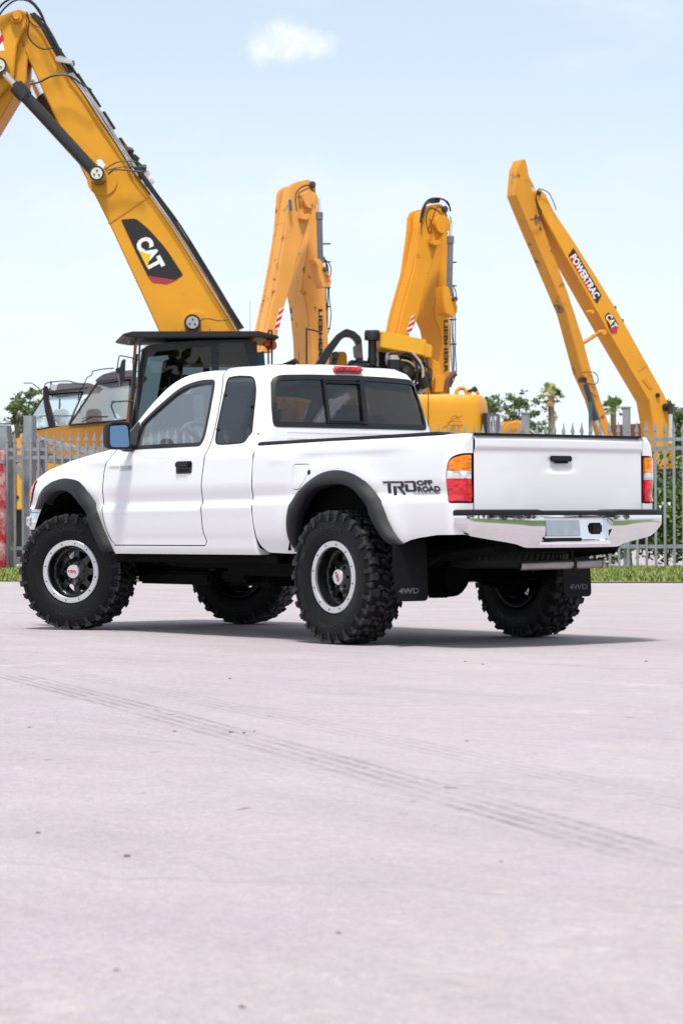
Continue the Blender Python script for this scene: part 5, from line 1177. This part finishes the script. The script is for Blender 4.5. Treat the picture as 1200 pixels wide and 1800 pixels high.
mb = MB(); PC.prism(mb, [(300, 625), (336, 618), (330, 700), (285, 800), (270, 800)], 1.35, 1.5); a_.append(mb.build('cab_interior_panel', 'brown', bevel=.02))
mb = MB(); PC.tube(mb, [(473, 640), (473, 584), (476, 581), (479, 584), (479, 640)], 1.6, .1, sm=2); a_.append(mb.build('handrail', 'mblack'))
mb = MB(); mb.box(PC.p(480, 605, .3), (.18, .18, .16)); PC.disc(mb, 470, 603, 5, .0, .3); a_.append(mb.build('strap_bundle', 'orangelamp', bevel=.03))
mb = MB(); PC.prism(mb, [(452, 618), (470, 614), (474, 660), (456, 660)], .5, .54); a_.append(mb.build('guard_panel', 'blue'))
mb = MB(); PC.tube(mb, [(453.5, 640), (453.5, 518)], .35, 1.2, n=5, sm=0); a_.append(mb.build('radio_aerial', 'mblack'))
# body behind the pickup
PB = Pl(520, 700, 51, 9)
mb = MB(); PB.prism(mb, rpoly([(380, 705, 10), (425, 695, 5), (430, 900, 0), (370, 900, 0)]), -.1, 2.2); PB.prism(mb, rpoly([(500, 660, 25), (690, 660, 20), (700, 870, 0), (500, 870, 0)]), -.3, 2.6); PB.prism(mb, [(240, 800), (700, 800), (700, 880), (240, 880)], 0, 2.6); a_.append(mb.build('upper_body', 'yel', bevel=.04))
mb = MB(); PB.text(mb, 'CAT', 560, 735, (1, 0), 60, 36, -.31, 0, bold=.03); a_.append(mb.build('body_lettering', 'white'))
mb = MB(); mb.lathe([(.9, .85), (.9, 1.3)], base, (0, 0, 1), n=40); a_.append(mb.build('slew_ring', 'mblack')); tracks(base, PB.a, PB.n, 5.0, 1.6, a_)
# deck furniture seen over the pickup roof
PD = Pl(590, 640, 50, 9)
mb = MB(); PD.prism(mb, [(549, 648), (572, 612), (592, 588), (607, 578), (622, 583), (634, 594), (638, 648), (626, 648), (625, 603), (618, 594), (606, 592), (598, 598), (584, 618), (566, 648)], -.1, .12); a_.append(mb.build('service_hose_arch', 'mblack', bevel=.02))
mb = MB(); PD.tube(mb, [(540, 650), (540, 582), (542, 578), (560, 582), (564, 588), (563, 650)], 1.5, .1, sm=2); a_.append(mb.build('handrail', 'mblack'))
mb = MB(); PD.prism(mb, rpoly([(580, 650, 0), (583, 618, 8), (612, 616, 8), (614, 650, 0)]), .2, .6); a_.append(mb.build('lift_bracket', 'yel', bevel=.02))
mb = MB(); PD.disc(mb, 589, 624, 6, -.05, .2, n=20); PD.prism(mb, [(577, 650), (585, 624), (594, 628), (588, 650)], .0, .15); a_.append(mb.build('bracket_pin', 'mblack'))
mb = MB(); PD.prism(mb, rpoly([(618, 610, 2), (632, 606, 2), (634, 630, 2), (620, 630, 2)]), -.15, -.11); a_.append(mb.build('deck_mirror', 'grimey'))
mb = MB(); mb.cyl(PD.p(654, 655), PD.p(654, 598), 7.5*PD.k, n=24); c = PD.p(654, 590); mb.lathe([(8*PD.k, -.10), (14*PD.k, -.085), (14*PD.k, .06), (12.5*PD.k, .10), (0, .11)], c, (0, 0, 1), n=32); mb.lathe([(8.8*PD.k, -.03), (8.8*PD.k, .03)], PD.p(654, 632), (0, 0, 1), n=24); a_.append(mb.build('air_pre_cleaner', 'mblack', ang=40))
mb = MB(); PD.prism(mb, [(503, 650), (506, 636), (519, 629), (528, 640), (528, 650)], 0, .4); PD.prism(mb, rpoly([(618, 632, 2), (662, 634, 2), (662, 650, 2), (612, 650, 2)]), .1, .4); a_.append(mb.build('deck_box', 'mblack', bevel=.02))
fin(A, a_)
# ================= B, C: two orange machines with folded sticks
def folded(name, label, u0, dx, dy, depth, plate, boomp, cyl_, br, topb, textp, haz, hosx, hosy, mm, seed):
    P = Pl(u0, 500, depth, 33); base = ground_under(u0+30, depth+2.5); root = empty('excavator', base); tag(root, label, 'excavator', None); q = []
    (bx, by, br_), (px_, py_) = topb; mb = MB(); P.prism(mb, boomp, .0, .75); q.append(mb.build('boom', mm, bevel=.02)); PS = Pl(u0, 500, depth-1.0, 33)
    mb = MB(); yt_ = min(p_[1] for p_ in plate); PS.prism(mb, plate, 0, .14); core = [(u+(4 if v < yt_+60 else 0), max(v, yt_+9+abs(u-(bx-20))*.25) if v < yt_+40 else v) for u, v in plate]; PS.prism(mb, core, .14, .46); PS.prism(mb, [(u-1, v+5) if v < yt_+60 else (u, v) for u, v in plate], .46, .60); q.append(mb.build('stick', mm, bevel=.025))
    (bx, by, br_), (px_, py_) = topb; mb = MB(); PS.disc(mb, bx, by, br_, -.14, -.005, n=32); q.append(mb.build('stick_head_plate', mm, ang=40)); mb = MB(); PS.disc(mb, px_, py_, 6, -.05, .1); PS.disc(mb, px_, py_, 3.5, -.08, -.04); q.append(mb.build('head_pin', 'grimey', ang=40))
    mb = MB(); PS.prism(mb, br, -.35, -.05); q.append(mb.build('cylinder_bracket', mm, bevel=.02))
    cylinder(PS, cyl_[0], cyl_[1], cyl_[2], 5.2, -.22, ('cylgrey', 'rodchrome'), q); mb = MB(); PS.disc(mb, cyl_[2][0]+1, cyl_[2][1]+8, 4, -.45, -.05); q.append(mb.build('bracket_pin', 'grimey'))
    mb = MB(); P.text(mb, 'LIEBHERR', textp[0], textp[1], (0, 1), textp[2], 8.6, -.006, 0, bold=.04); q.append(mb.build('boom_lettering', 'logoblack'))
    mb = MB(); PS.prism(mb, haz, -.008, -.002, 0); (x0, y0), (x1, y1), (x2, y2), (x3, y3) = haz
    for k in range(3):
        t0 = k/3+.04; t1 = t0+.17; L0 = lambda t: (x0+(x3-x0)*t, y0+(y3-y0)*t); L1 = lambda t: (x1+(x2-x1)*t, y1+(y2-y1)*t)
        PS.prism(mb, [L0(min(1, t0+.12)), L1(max(0, t0-.06)), L1(max(0, t1-.06)), L0(min(1, t1+.12))], -.014, -.0085, 1)
    q.append(mb.build('hazard_marking', ['white', 'redprint']))
    y0, y1 = hosy
    for j in range(4):
        rnd = random.Random(seed+j); pts = [(hosx-18+j, y0+8, .1)]+[(hosx-4, y0-2+j*2, .1)]+[(hosx+[0, 4, 8, 3][j]+rnd.uniform(-1.5, 1.5), y0+(y1-y0)*t, .1) for t in (.12, .3, .5, .7, .9)]+[(hosx-3+j, y1+8, .1)]
        mb = MB(); P.tube(mb, pts, .9, n=6); q.append(mb.build('hose', 'blue' if j == 1 else 'hose'))
    for t in (-.18, .05, .38, .62, .9): v = y0+(y1-y0)*t; mb = MB(); P.prism(mb, [(hosx-10, v), (hosx+6, v), (hosx+6, v+2.2), (hosx-10, v+2.2)], .02, .12); q.append(mb.build('hose_bracket', 'mblack'))
    rnd = random.Random(seed+50)
    for k in range(5):
        pts = [(bx-22+rnd.uniform(-6, 6), by+14+rnd.uniform(-4, 18)), (bx-20+rnd.uniform(-8, 8), by-8), (bx-10+rnd.uniform(-8, 8), by-24+rnd.uniform(-6, 4)-(6 if seed > 30 else -6)), (bx+6+rnd.uniform(-4, 6), by-22+rnd.uniform(-4, 6)), (bx+14, by+6+rnd.uniform(-8, 12))]
        mb = MB(); PS.tube(mb, pts, .9, -.1+.1*k, n=6); q.append(mb.build('hose', 'hose'))
    # upper body and crawler standing behind the pickup
    PBB = Pl(u0, 700, depth+1, 33); mb = MB(); PBB.prism(mb, rpoly([(u0-40, 715, 15), (u0+110, 715, 15), (u0+110, 850, 0), (u0-40, 850, 0)]), .2, 3.0); q.append(mb.build('upper_body', mm, bevel=.05)); mb = MB(); mb.lathe([(.9, .8), (.9, 1.4)], base, (0, 0, 1), n=32); q.append(mb.build('slew_ring', 'mblack')); tracks(base, PBB.a, PBB.n, 4.4, 1.4, q)
    return P, PS, root, q, base
plB = [(510, 336), (512, 326), (520, 320), (542, 315), (552, 320), (556, 332), (556, 350), (550, 366), (541, 397), (525, 447), (515, 492), (500, 538), (488, 590), (480, 620), (460, 620), (470, 583), (485, 513), (495, 460), (504, 405)]
bmB = [(546, 360), (557, 360), (560, 384), (565, 426), (571, 480), (573, 530), (577, 597), (580, 660), (582, 760), (552, 760), (547, 660), (545, 600), (541, 560), (537, 530), (531, 505), (535, 470), (543, 420)]
brB = [(536, 458), (548, 457), (560, 476), (569, 497), (565, 507), (552, 508), (546, 492), (543, 470)]
P_, PS_, rt, q, _ = folded('B', 'weathered pale orange excavator with folded stick directly right of the tall yellow boom', 520, 0, 0, 60, plB, bmB, ((551, 350), (552, 376), (554, 468)), brB, ((541, 352, 15), (548, 325)), (563, 592, 98), [(491, 543), (499, 541), (489, 581), (482, 578)], 576, (452, 590), 'orange', 20)
mb = MB(); PS_.prism(mb, [(523, 378), (540, 376), (540, 386), (531, 389), (523, 386)], -.14, .0); q.append(mb.build('stick_lug', 'orange', bevel=.02)); mb = MB(); mb.cyl(PS_.p(505, 352, -.1), PS_.p(507, 372, -.1), .035, n=8); q.append(mb.build('hose_sleeve', 'blue')); fin(rt, q)
plC = [(742, 375), (746, 364), (758, 360), (775, 358), (784, 366), (788, 385), (786, 405), (774, 418), (759, 463), (748, 505), (733, 563), (719, 590), (712, 620), (695, 620), (702, 586), (710, 547), (729, 480), (740, 405)]
bmC = [(776, 405), (786, 405), (789, 440), (790, 488), (791, 572), (791, 680), (791, 760), (764, 760), (768, 684), (770, 630), (775, 600), (771, 578), (764, 562), (762, 545), (768, 500), (774, 450)]
brC = [(761, 506), (772, 505), (776, 520), (788, 540), (787, 552), (778, 560), (766, 553), (762, 530)]
P_, PS_, rt, q, _ = folded('C', 'bright orange-yellow excavator with folded stick rising directly behind the yellow box', 750, 0, 0, 58, plC, bmC, ((782, 395), (781, 418), (779, 520)), brC, ((772, 395, 16), (780, 368)), (783, 609, 94), [(723, 556), (729, 554), (722, 587), (713, 585)], 797, (492, 672), 'orange2', 40)
mb = MB(); PS_.prism(mb, [(752, 424), (768, 422), (768, 432), (759, 434), (752, 430)], -.14, .0); q.append(mb.build('stick_lug', 'orange2', bevel=.02))
for px, r in (([(736, 392), (740, 368), (750, 352), (768, 349), (784, 356), (789, 372)], 1.6), ([(741, 382), (746, 360), (758, 350), (776, 351), (786, 362)], 1.3), ([(738, 402), (739, 380), (744, 362), (754, 356)], 1.0), ([(752, 384), (756, 398), (753, 412)], .8), ([(788, 380), (791, 396), (787, 412)], .8)): mb = MB(); PS_.tube(mb, px, r, -.05, n=7); q.append(mb.build('hose', 'hose'))
mb = MB(); mb.box(PS_.p(768, 352, .1), (.25, .14, .10)); q.append(mb.build('hose_block', 'mblack', bevel=.02)); fin(rt, q)
# ================= D: excavator tail with box, pump group and the rounded counterweight
base = ground_under(800, 49); Dm = empty('excavator', base); tag(Dm, 'rounded yellow excavator tail with exposed pipework above it, right of the truck cab', 'excavator'); d_ = []
PDm = Pl(800, 700, 47, 0); k47 = PDm.k
def dplan(off):
    L_ = PDm
    pts = [(700, 0.0), (748, 0.0), (815, .02), (838, .08), (848, .28), (858, .8), (865, 1.6), (700, 2.2)]
    return [L_.p(u, 700, 0)+L_.n*d for u, d in pts]
pp = dplan(0); cc_ = sum(pp, V(0, 0, 0))/len(pp); mb = MB(); n = len(pp)
zs = [(.9, 1.0), (1.15, 1.02), (2.75, 1.02), (2.92, 1.0), (3.02, .97), (3.08, .90)]; vs = []
sm = [Vector(p) for p in catmull([tuple(p) for p in pp[1:7]], 5)]; ring = [pp[0]]+sm+[pp[7]]; n = len(ring)
for z, s_ in zs: vs += [V(cc_.x+(p.x-cc_.x)*s_, cc_.y+(p.y-cc_.y)*s_, z) for p in ring]
mb.add(vs, [(i*n+k, i*n+(k+1) % n, (i+1)*n+(k+1) % n, (i+1)*n+k) for i in range(len(zs)-1) for k in range(n)]+[tuple(range(n))[::-1], tuple((len(zs)-1)*n+k for k in range(n))])
d_.append(mb.build('counterweight', 'yel', ang=50)); mb = MB(); PDm.prism(mb, [(751.3, 690), (752.6, 690), (752.6, 840), (751.3, 840)], -.07, -.055); d_.append(mb.build('panel_seam', 'mblack'))
PR = Pl(848, 740, 47.25, 77); mb = MB(); PR.prism(mb, [(846, 726), (869, 729), (869, 800), (846, 800)], -.10, -.02, 0); PR.text(mb, 'CAT', 856, 750, (1, 0), 70, 38, -.105, 1, bold=.03); d_.append(mb.build('logo_panel', ['logoblack', 'white']))
mb = MB(); PDm.prism(mb, rpoly([(868, 728, 5), (881, 730, 4), (882, 840, 0), (868, 840, 0)]), 1.2, 2.0); d_.append(mb.build('tail_guard', 'yel', bevel=.03))
mb = MB()
for px in ([(783, 753), (790, 742), (800, 735), (812, 732)], [(784, 743), (796, 741), (810, 742)], [(776, 754), (786, 748), (800, 748), (813, 747)], [(790, 737), (800, 731), (806, 738)]): PDm.tube(mb, px, .55, -.075, n=5)
d_.append(mb.build('scratch_mark', 'brown'))
for u in (813,): mb = MB(); c = PDm.p(u, 688, .6); mb.tube([c+PDm.a*math.cos(t)*.09+V(0, 0, math.sin(t)*.09) for t in np.linspace(0, 2*math.pi, 17)], .035, 8, caps=False); mb.box(c-V(0, 0, .10), (.26, .06, .08), Matrix.Rotation(YAW, 3, 'Z') @ Matrix.Rotation(math.pi/2, 3, 'Z')); d_.append(mb.build('lifting_eye', 'yelworn'))
mb = MB(); c = PDm.p(836, 690, .8); mb.tube([c+PDm.a*math.cos(t)*.08+V(0, 0, math.sin(t)*.08) for t in np.linspace(0, 2*math.pi, 17)], .03, 8, caps=False); d_.append(mb.build('lifting_eye', 'yelworn'))
mb = MB(); PDm.tube(mb, [(822, 686), (838, 680)], 2.6, .6, sm=0, n=12); mb.cyl(PDm.p(834, 683, .6), PDm.p(840, 679, .6), .05, n=12); d_.append(mb.build('rear_camera', 'mblack'))
PX = Pl(710, 600, 50, 12); mb = MB(); PX.prism(mb, [(671, 582), (750, 597), (746, 626), (669, 611)], 0, 1.0); PX.prism(mb, [(750.5, 599), (767, 606), (765, 628), (747, 626)], .3, 1.1); d_.append(mb.build('service_box', 'yelbox', bevel=.02))
mb = MB(); PX.prism(mb, [(680, 607), (760, 622), (762, 690), (682, 690)], .75, 1.4); d_.append(mb.build('engine_bay', 'mblack'))
rnd = random.Random(77)
mb = MB(); PX.disc(mb, 716, 648, 17, .2, .32, n=32); PX.disc(mb, 716, 648, 6, .1, .22); d_.append(mb.build('pump_flange', 'grimey', ang=40))
mb = MB(); mb.cyl(PX.p(694, 655, .1), PX.p(694, 632, .1), 12*PX.k, n=24); mb.cyl(PX.p(694, 668, .1), PX.p(694, 655, .1), 9*PX.k, n=20); d_.append(mb.build('filter_bowl', 'mblack', ang=40)); mb = MB(); mb.cyl(PX.p(694, 632, .1), PX.p(694, 624, .1), 11*PX.k, n=24); d_.append(mb.build('filter_head', 'pipe', ang=40))
mb = MB(); mb.cyl(PX.p(741, 664, 0), PX.p(748, 682, 0), 9*PX.k, 8*PX.k, n=20); d_.append(mb.build('hydraulic_filter', 'mblack', ang=40))
for px, r, mm in (([(684, 640), (684, 622), (692, 617), (706, 618)], 2.6, 'pipe'), ([(700, 626), (712, 620), (728, 628), (738, 640), (746, 650)], 3.2, 'hose'), ([(722, 618), (736, 634), (742, 648), (742, 664)], 2.4, 'pipe'), ([(746, 640), (756, 644), (762, 652), (758, 680)], 2.2, 'grimey'), ([(730, 640), (732, 656), (728, 676)], 2.2, 'hose'), ([(706, 632), (722, 636), (736, 650)], 1.8, 'pipe'), ([(752, 630), (756, 660), (757, 684)], 1.4, 'hose'), ([(786, 690), (788, 672), (796, 660), (803, 655)], 5.5, 'brown')):
    mb = MB(); PX.tube(mb, px, r, rnd.uniform(-.1, .25), n=10); d_.append(mb.build('hydraulic_pipe', mm))
for _ in range(14): mb = MB(); c = PX.p(rnd.uniform(690, 764), rnd.uniform(630, 682), rnd.uniform(.0, .5)); mb.cyl(c, c+V(rnd.uniform(-.1, .1), rnd.uniform(-.1, .1), rnd.uniform(-.12, .12)), rnd.uniform(.03, .07), n=10); d_.append(mb.build('pipe_fitting', rnd.choice(['pipe', 'rodchrome', 'grimey', 'mblack'])))
mb = MB(); PX.prism(mb, [(735, 622), (770, 628), (784, 636), (786, 690), (772, 690), (768, 668), (762, 652), (752, 650), (745, 640)], .45, .75); PX.prism(mb, rpoly([(766, 690, 0), (768, 662, 5), (778, 655, 5), (785, 662, 4), (784, 690, 0)]), .1, .3); d_.append(mb.build('boom_foot', 'orange2', bevel=.02))
mb = MB(); mb.lathe([(.9, .5), (.9, .95)], base+PDm.n*1.5, (0, 0, 1), n=32); d_.append(mb.build('slew_ring', 'mblack')); tracks(base+PDm.n*1.4, PDm.a, PDm.n, 3.6, 1.2, d_); fin(Dm, d_)
# ================= E: long-reach machine at the right
PE = Pl(1060, 600, 76, 32); base = ground_under(1165, 77); E_ = empty('excavator', base); tag(E_, 'slim long-reach yellow excavator with folded stick and a black-red sign on its boom', 'excavator'); e_ = []
PES = Pl(980, 500, 75.2, 32)
stE = [(910, 297), (906, 343), (929, 399), (962, 476), (994, 551), (1022, 655), (1043, 702), (1062, 768), (1078, 768), (1072, 753), (1054, 700), (1038.5, 652), (1022.6, 592), (997, 513), (969, 440), (946.6, 377), (935.6, 332), (929, 310), (927, 295), (923, 280), (918, 280)]
mb = MB(); PES.prism(mb, stE, 0, .45); e_.append(mb.build('stick', 'yelworn', bevel=.015))
boE = [(940, 337), (948, 332), (959, 342), (972, 370), (1010, 427), (1048, 487), (1089, 554), (1140, 646), (1165, 690), (1175, 712), (1181, 738), (1182, 840), (1148, 840), (1149, 757), (1140, 706), (1117.7, 668), (1067, 582), (994, 453), (953, 377), (940, 347)]
mb = MB(); PE.prism(mb, boE, 0, .62); e_.append(mb.build('boom', 'yel', bevel=.02))
mb = MB(); PE.prism(mb, [(1007, 436), (1056, 519), (1048, 534), (998, 449)], -.012, -.002, 0); PE.prism(mb, [(1001, 454), (1005, 450), (1040, 512), (1036, 514)], -.018, -.0125, 2)
PE.text(mb, 'POWERTRAC', 1026.5, 486, (.505, .863), 90, 15, -.022, 1, bold=.03, shear=-.1); e_.append(mb.build('sign_panel', ['logoblack', 'white', 'redprint']))
mb = MB(); PE.prism(mb, [(1062, 556), (1068, 549), (1078, 558), (1085, 570), (1083, 584), (1074, 586), (1069, 577)], -.012, -.002, 0); PE.prism(mb, [(1069, 577), (1083, 573), (1083, 584), (1074, 586)], -.018, -.0125, 2); PE.text(mb, 'CAT', 1073, 565, (.5, .866), 27, 14, -.024, 1, bold=.03); PE.prism(mb, [(1066, 562), (1073, 565), (1071, 573)], -.03, -.0255, 3); e_.append(mb.build('logo_panel', ['logoblack', 'white', 'logored', 'logoyel']))
mb = MB(); mb.cyl(PES.p(1024, 607, .2), PE.p(1060, 584, .2), 3.4*PE.k, n=14); e_.append(mb.build('stay_tube', 'yelworn'))
for q_ in ((1060, 584, 5), (1039, 548, 3.5)): mb = MB(); PE.disc(mb, *q_, -.05, .2); e_.append(mb.build('boom_lug', 'yel'))
cylinder(PES, (951, 342), (944, 327), (930, 298), 2.0, .2, ('rodchrome', 'rodchrome'), e_); cylinder(PES, (1056, 770), (1042, 738), (1024, 676), 5, -.12, ('cylblue', 'rodchrome'), e_); cylinder(PE, (1167, 780), (1168, 728), (1169, 716), 4.5, -.25, ('cylblack', 'rodchrome'), e_, .8)
for P_, q_ in ((PE, (946, 340, 3.5, -.05, .7)), (PE, (1154, 695, 4, -.06, .1)), (PE, (1168, 716, 7, -.14, .2)), (PES, (1023, 668, 5, -.10, .1))): mb = MB(); P_.disc(mb, *q_); e_.append(mb.build('pin', 'mblack', ang=40))
for px, r, o_, mm in (([(978, 380), (1010, 426), (1036, 470)], 1.9, .2, 'hose'), ([(1036, 470), (1052, 486), (1062, 506), (1066, 524)], 1.0, .2, 'blue'), ([(1034, 472), (1046, 490), (1060, 512), (1068, 530)], .8, .3, 'hose'), ([(942, 334), (938, 345), (940, 360), (947, 372), (944, 382), (928, 387)], 1.2, -.1, 'hose'), ([(947, 333), (960, 340), (970, 360), (973, 370)], .8, -.1, 'hose'), ([(1020, 655), (1040, 655), (1047, 668), (1040, 676), (1022, 672)], .8, -.1, 'hose'), ([(950, 330), (962, 345), (972, 368)], .8, .1, 'hose')):
    mb = MB(); PE.tube(mb, px, r, o_, n=6); e_.append(mb.build('hose', mm))
for (u, v) in ((1090, 540), (1103, 563), (1113, 590), (1140, 650), (979, 378), (984, 386), (1033, 466), (1044, 484)): mb = MB(); mb.box(PE.p(u, v, .3), (.12, .2, .10), Matrix.Rotation(.8, 3, 'Z')); e_.append(mb.build('hose_clamp', 'mblack'))
mb = MB(); PE.prism(mb, [(1120, 652), (1136, 640), (1137, 641.5), (1121, 653.5)], -.01, -.001); PE.prism(mb, [(1128, 668), (1133, 664), (1145, 680), (1140, 684)], -.02, -.001); e_.append(mb.build('weld_plate', 'yelworn'))
mb = MB(); PE.prism(mb, rpoly([(1120, 826, 10), (1260, 820, 10), (1270, 880, 0), (1120, 880, 0)]), -.6, 2.2); e_.append(mb.build('upper_body', 'mblack', bevel=.05)); tracks(base, PE.a, PE.n, 4.6, 1.5, e_); mb = MB(); mb.lathe([(.9, .8), (.9, 1.2)], base, (0, 0, 1), n=32); e_.append(mb.build('slew_ring', 'mblack')); fin(E_, e_)
# ================= F: two articulated dump trucks at the left
def dumper(label, u, depth, ws, roof, hood, seed, mir):
    P = Pl(u, 720, depth, -4); base = ground_under(u, depth+1.5); root = empty('dump_truck', base); tag(root, label, 'dump truck', None); q = []
    mb = MB(); P.prism(mb, hood, 0, 2.0); q.append(mb.build('hood', 'ptan', bevel=.08)); x0 = min(h[0] for h in hood); x1 = max(h[0] for h in hood)
    mb = MB(); P.prism(mb, [(x0+6, 800), (x1, 795), (x1, 905), (x0+6, 895)], -.02, 2.05); q.append(mb.build('front_body', 'yel', bevel=.04))
    # windscreen leans back: lower edge nearer
    wpts = [P.p(a, b, .0) for a, b in ws]; mb = MB(); zc = [p.z for p in wpts]; zl, zh = min(zc), max(zc); bk = lambda p: p+P.n*.55*(p.z-zl)/(zh-zl); vs = [bk(p) for p in wpts]; mb.add(vs, [tuple(range(len(vs)))]); q.append(mb.build('windscreen', 'mglass'))
    mb = MB(); n = len(vs)
    for i in range(n): mb.tube([vs[i], vs[(i+1) % n]], .022, 6)
    q.append(mb.build('windscreen_frame', 'mblack')); mb = MB(); P.prism(mb, roof, .35, 2.2); q.append(mb.build('cab_roof', 'roofgrey', bevel=.05))
    mb = MB(); lo = sorted(ws, key=lambda t: -t[1])[:2]; xa = min(lo[0][0], lo[1][0]); xb = max(p[0] for p in ws); P.prism(mb, [(xa, 752), (xb+4, 746), (xb+4, 800), (xa, 800)], .1, 2.2); q.append(mb.build('cab_lower', 'mblack'))
    mb = MB(); P.prism(mb, [(xa+14, 716), (xa+34, 714), (xa+38, 752), (xa+12, 752)], 1.1, 1.6); q.append(mb.build('driver_seat', 'mblack', bevel=.03))
    for px, r in mir: mb = MB(); P.tube(mb, px, r, -.1, n=6, sm=2); q.append(mb.build('mirror_rail', 'mblack'))
    for sx in (x0+30, x1-5):
        for dd2 in (.1, 2.0): c = P.p(sx, 900, dd2); c.z = .85; mb = MB(); mb.lathe([(.35, -.3), (.75, -.32), (.85, -.2), (.85, .2), (.75, .32), (.35, .3)], c, P.n, n=36, closed=True); mb.lathe([(0, -.2), (.36, -.25), (.36, .25), (0, .2)], c, P.n, n=24); q.append(mb.build('wheel', 'mblack'))
    return P, root, q
P, rt, q = dumper('nearer yellow dump truck with grey roof beside the excavator cab', 165, 53, [(163, 673), (223, 665), (224, 738), (202, 740), (122, 747)], [(159, 671), (166, 663), (176, 656), (194, 651), (230, 648), (232, 662), (165, 673)], [(62, 757), (85, 753), (124, 746.5), (192, 741), (240, 739), (240, 840), (70, 800)], 1,
    [([(140, 704), (141, 690), (150, 676), (155, 664), (163, 660), (165, 653), (185, 649), (202, 648)], 1.0), ([(197, 707), (201, 706), (214, 707)], 1.1), ([(146, 736), (160, 733), (170, 733)], .9), ([(143, 728), (143, 712), (148, 704), (155, 700)], .6)])
mb = MB(); P.tube(mb, [(146, 742), (166, 733), (192, 733)], 1.3, -.15, sm=0, n=5); q.append(mb.build('wiper', 'mblack')); fin(rt, q)
P, rt, q = dumper('farther tan dump truck with black mirror post at the far left', 95, 57, [(72, 692), (139, 687), (120, 748), (64, 754), (54, 728)], [(69, 692), (74, 684), (88, 678), (100, 672), (154, 671), (152, 682), (104, 687)], [(28, 764), (60, 757), (100, 752), (125, 748), (128, 840), (30, 820)], 2,
    [([(44, 674), (58, 674), (66, 680), (72, 684)], 1.1), ([(53, 722), (52, 712), (58, 700), (66, 688)], .9), ([(80, 682), (82, 675), (92, 672), (120, 670), (132, 673), (152, 677)], 1.0), ([(71, 732), (92, 731), (128, 731)], 1.2), ([(86, 700), (90, 680), (92, 670), (94, 700)], .8)])
mb = MB(); P.prism(mb, [(79, 681), (86, 679), (89, 706), (96, 730), (101, 752), (90, 754), (84, 730), (80, 706)], -.25, -.05); q.append(mb.build('mirror_post', 'mblack', bevel=.02)); mb = MB(); P.disc(mb, 99, 682, 5.5, -.30, -.18); q.append(mb.build('round_mirror', 'rodchrome'))
mb = MB(); P.prism(mb, [(100, 700), (102, 700), (101, 728), (99, 728)], .3, .34); q.append(mb.build('pillar', 'mblack')); fin(rt, q)
# yellow ladder frame low down between the gate pickets
P = Pl(34, 860, 52, 0); base = ground_under(40, 53); o_ = empty('loader', base); tag(o_, 'bright yellow machine side glimpsed low between the gate pickets', 'loader'); q = []
mb = MB(); P.prism(mb, rpoly([(30, 828, 3), (47, 828, 3), (47, 896, 2), (30, 896, 2)]), 0, 1.2); q.append(mb.build('side_panel', 'yelbox', bevel=.02)); mb = MB(); P.prism(mb, [(31, 897), (120, 897), (120, 975), (31, 975)], .1, 1.2); q.append(mb.build('lower_frame', 'mblack', bevel=.03)); mb = MB(); P.prism(mb, rpoly([(64, 812, 3), (105, 816, 3), (105, 830, 0), (64, 826, 0)]), -.1, .8); q.append(mb.build('fender', 'yel', bevel=.03))
mb = MB(); P.disc(mb, 31, 874, 3, -.02, .05); P.disc(mb, 66, 824, 4, -.14, .0); q.append(mb.build('handle', 'mblack')); fin(o_, q)
# ================= small things past the fence
P = Pl(905, 755, 70, 5); base = ground_under(905, 71); o_ = empty('bulldozer', base); tag(o_, 'low yellow bulldozer top showing between the excavator tail and the fence spikes', 'bulldozer'); q = []
mb = MB(); P.prism(mb, rpoly([(884, 748, 2), (888, 741, 2), (908, 738, 2), (922, 744, 2), (926, 752, 0), (934, 764, 0), (934, 860, 0), (882, 860, 0)]), 0, 2.2); q.append(mb.build('body', 'yelworn', bevel=.03)); mb = MB(); P.tube(mb, [(884, 756), (892, 745), (906, 742), (920, 748), (926, 758)], 1.4, -.1, sm=0, n=6); q.append(mb.build('rail', 'yel')); tracks(base, P.a, P.n, 3, 1.0, q); fin(o_, q)
P = Pl(1110, 750, 88, 5); mb = MB(); P.prism(mb, [(1078, 747), (1150, 743), (1150, 925), (1078, 925)], 0, 2.4)
for k in range(12): P.prism(mb, [(1080+k*6, 750), (1083+k*6, 750), (1083+k*6, 920), (1080+k*6, 920)], -.04, -.001)
o = mb.build('container', 'brown', bevel=.01); c0 = ground_under(1110, 89)
for v in o.data.vertices: v.co -= c0
o.location = c0; tag(o, 'rust-brown steel container behind the foot of the long-reach boom', 'container')
c0 = ground_under(1038, 66); mb = MB(); mb.tube([V(0, 0, 0), V(0, 0, at(1038, 706, 66).z)], .045, 10); mb.box((0, 0, .1), (.2, .2, .2)); M['teal'] = mat('pole_teal', (.03, .10, .10), .5); o = mb.build('pole', 'teal', loc=c0); tag(o, 'thin dark teal pole beside the folded stick of the long-reach excavator', 'pole')
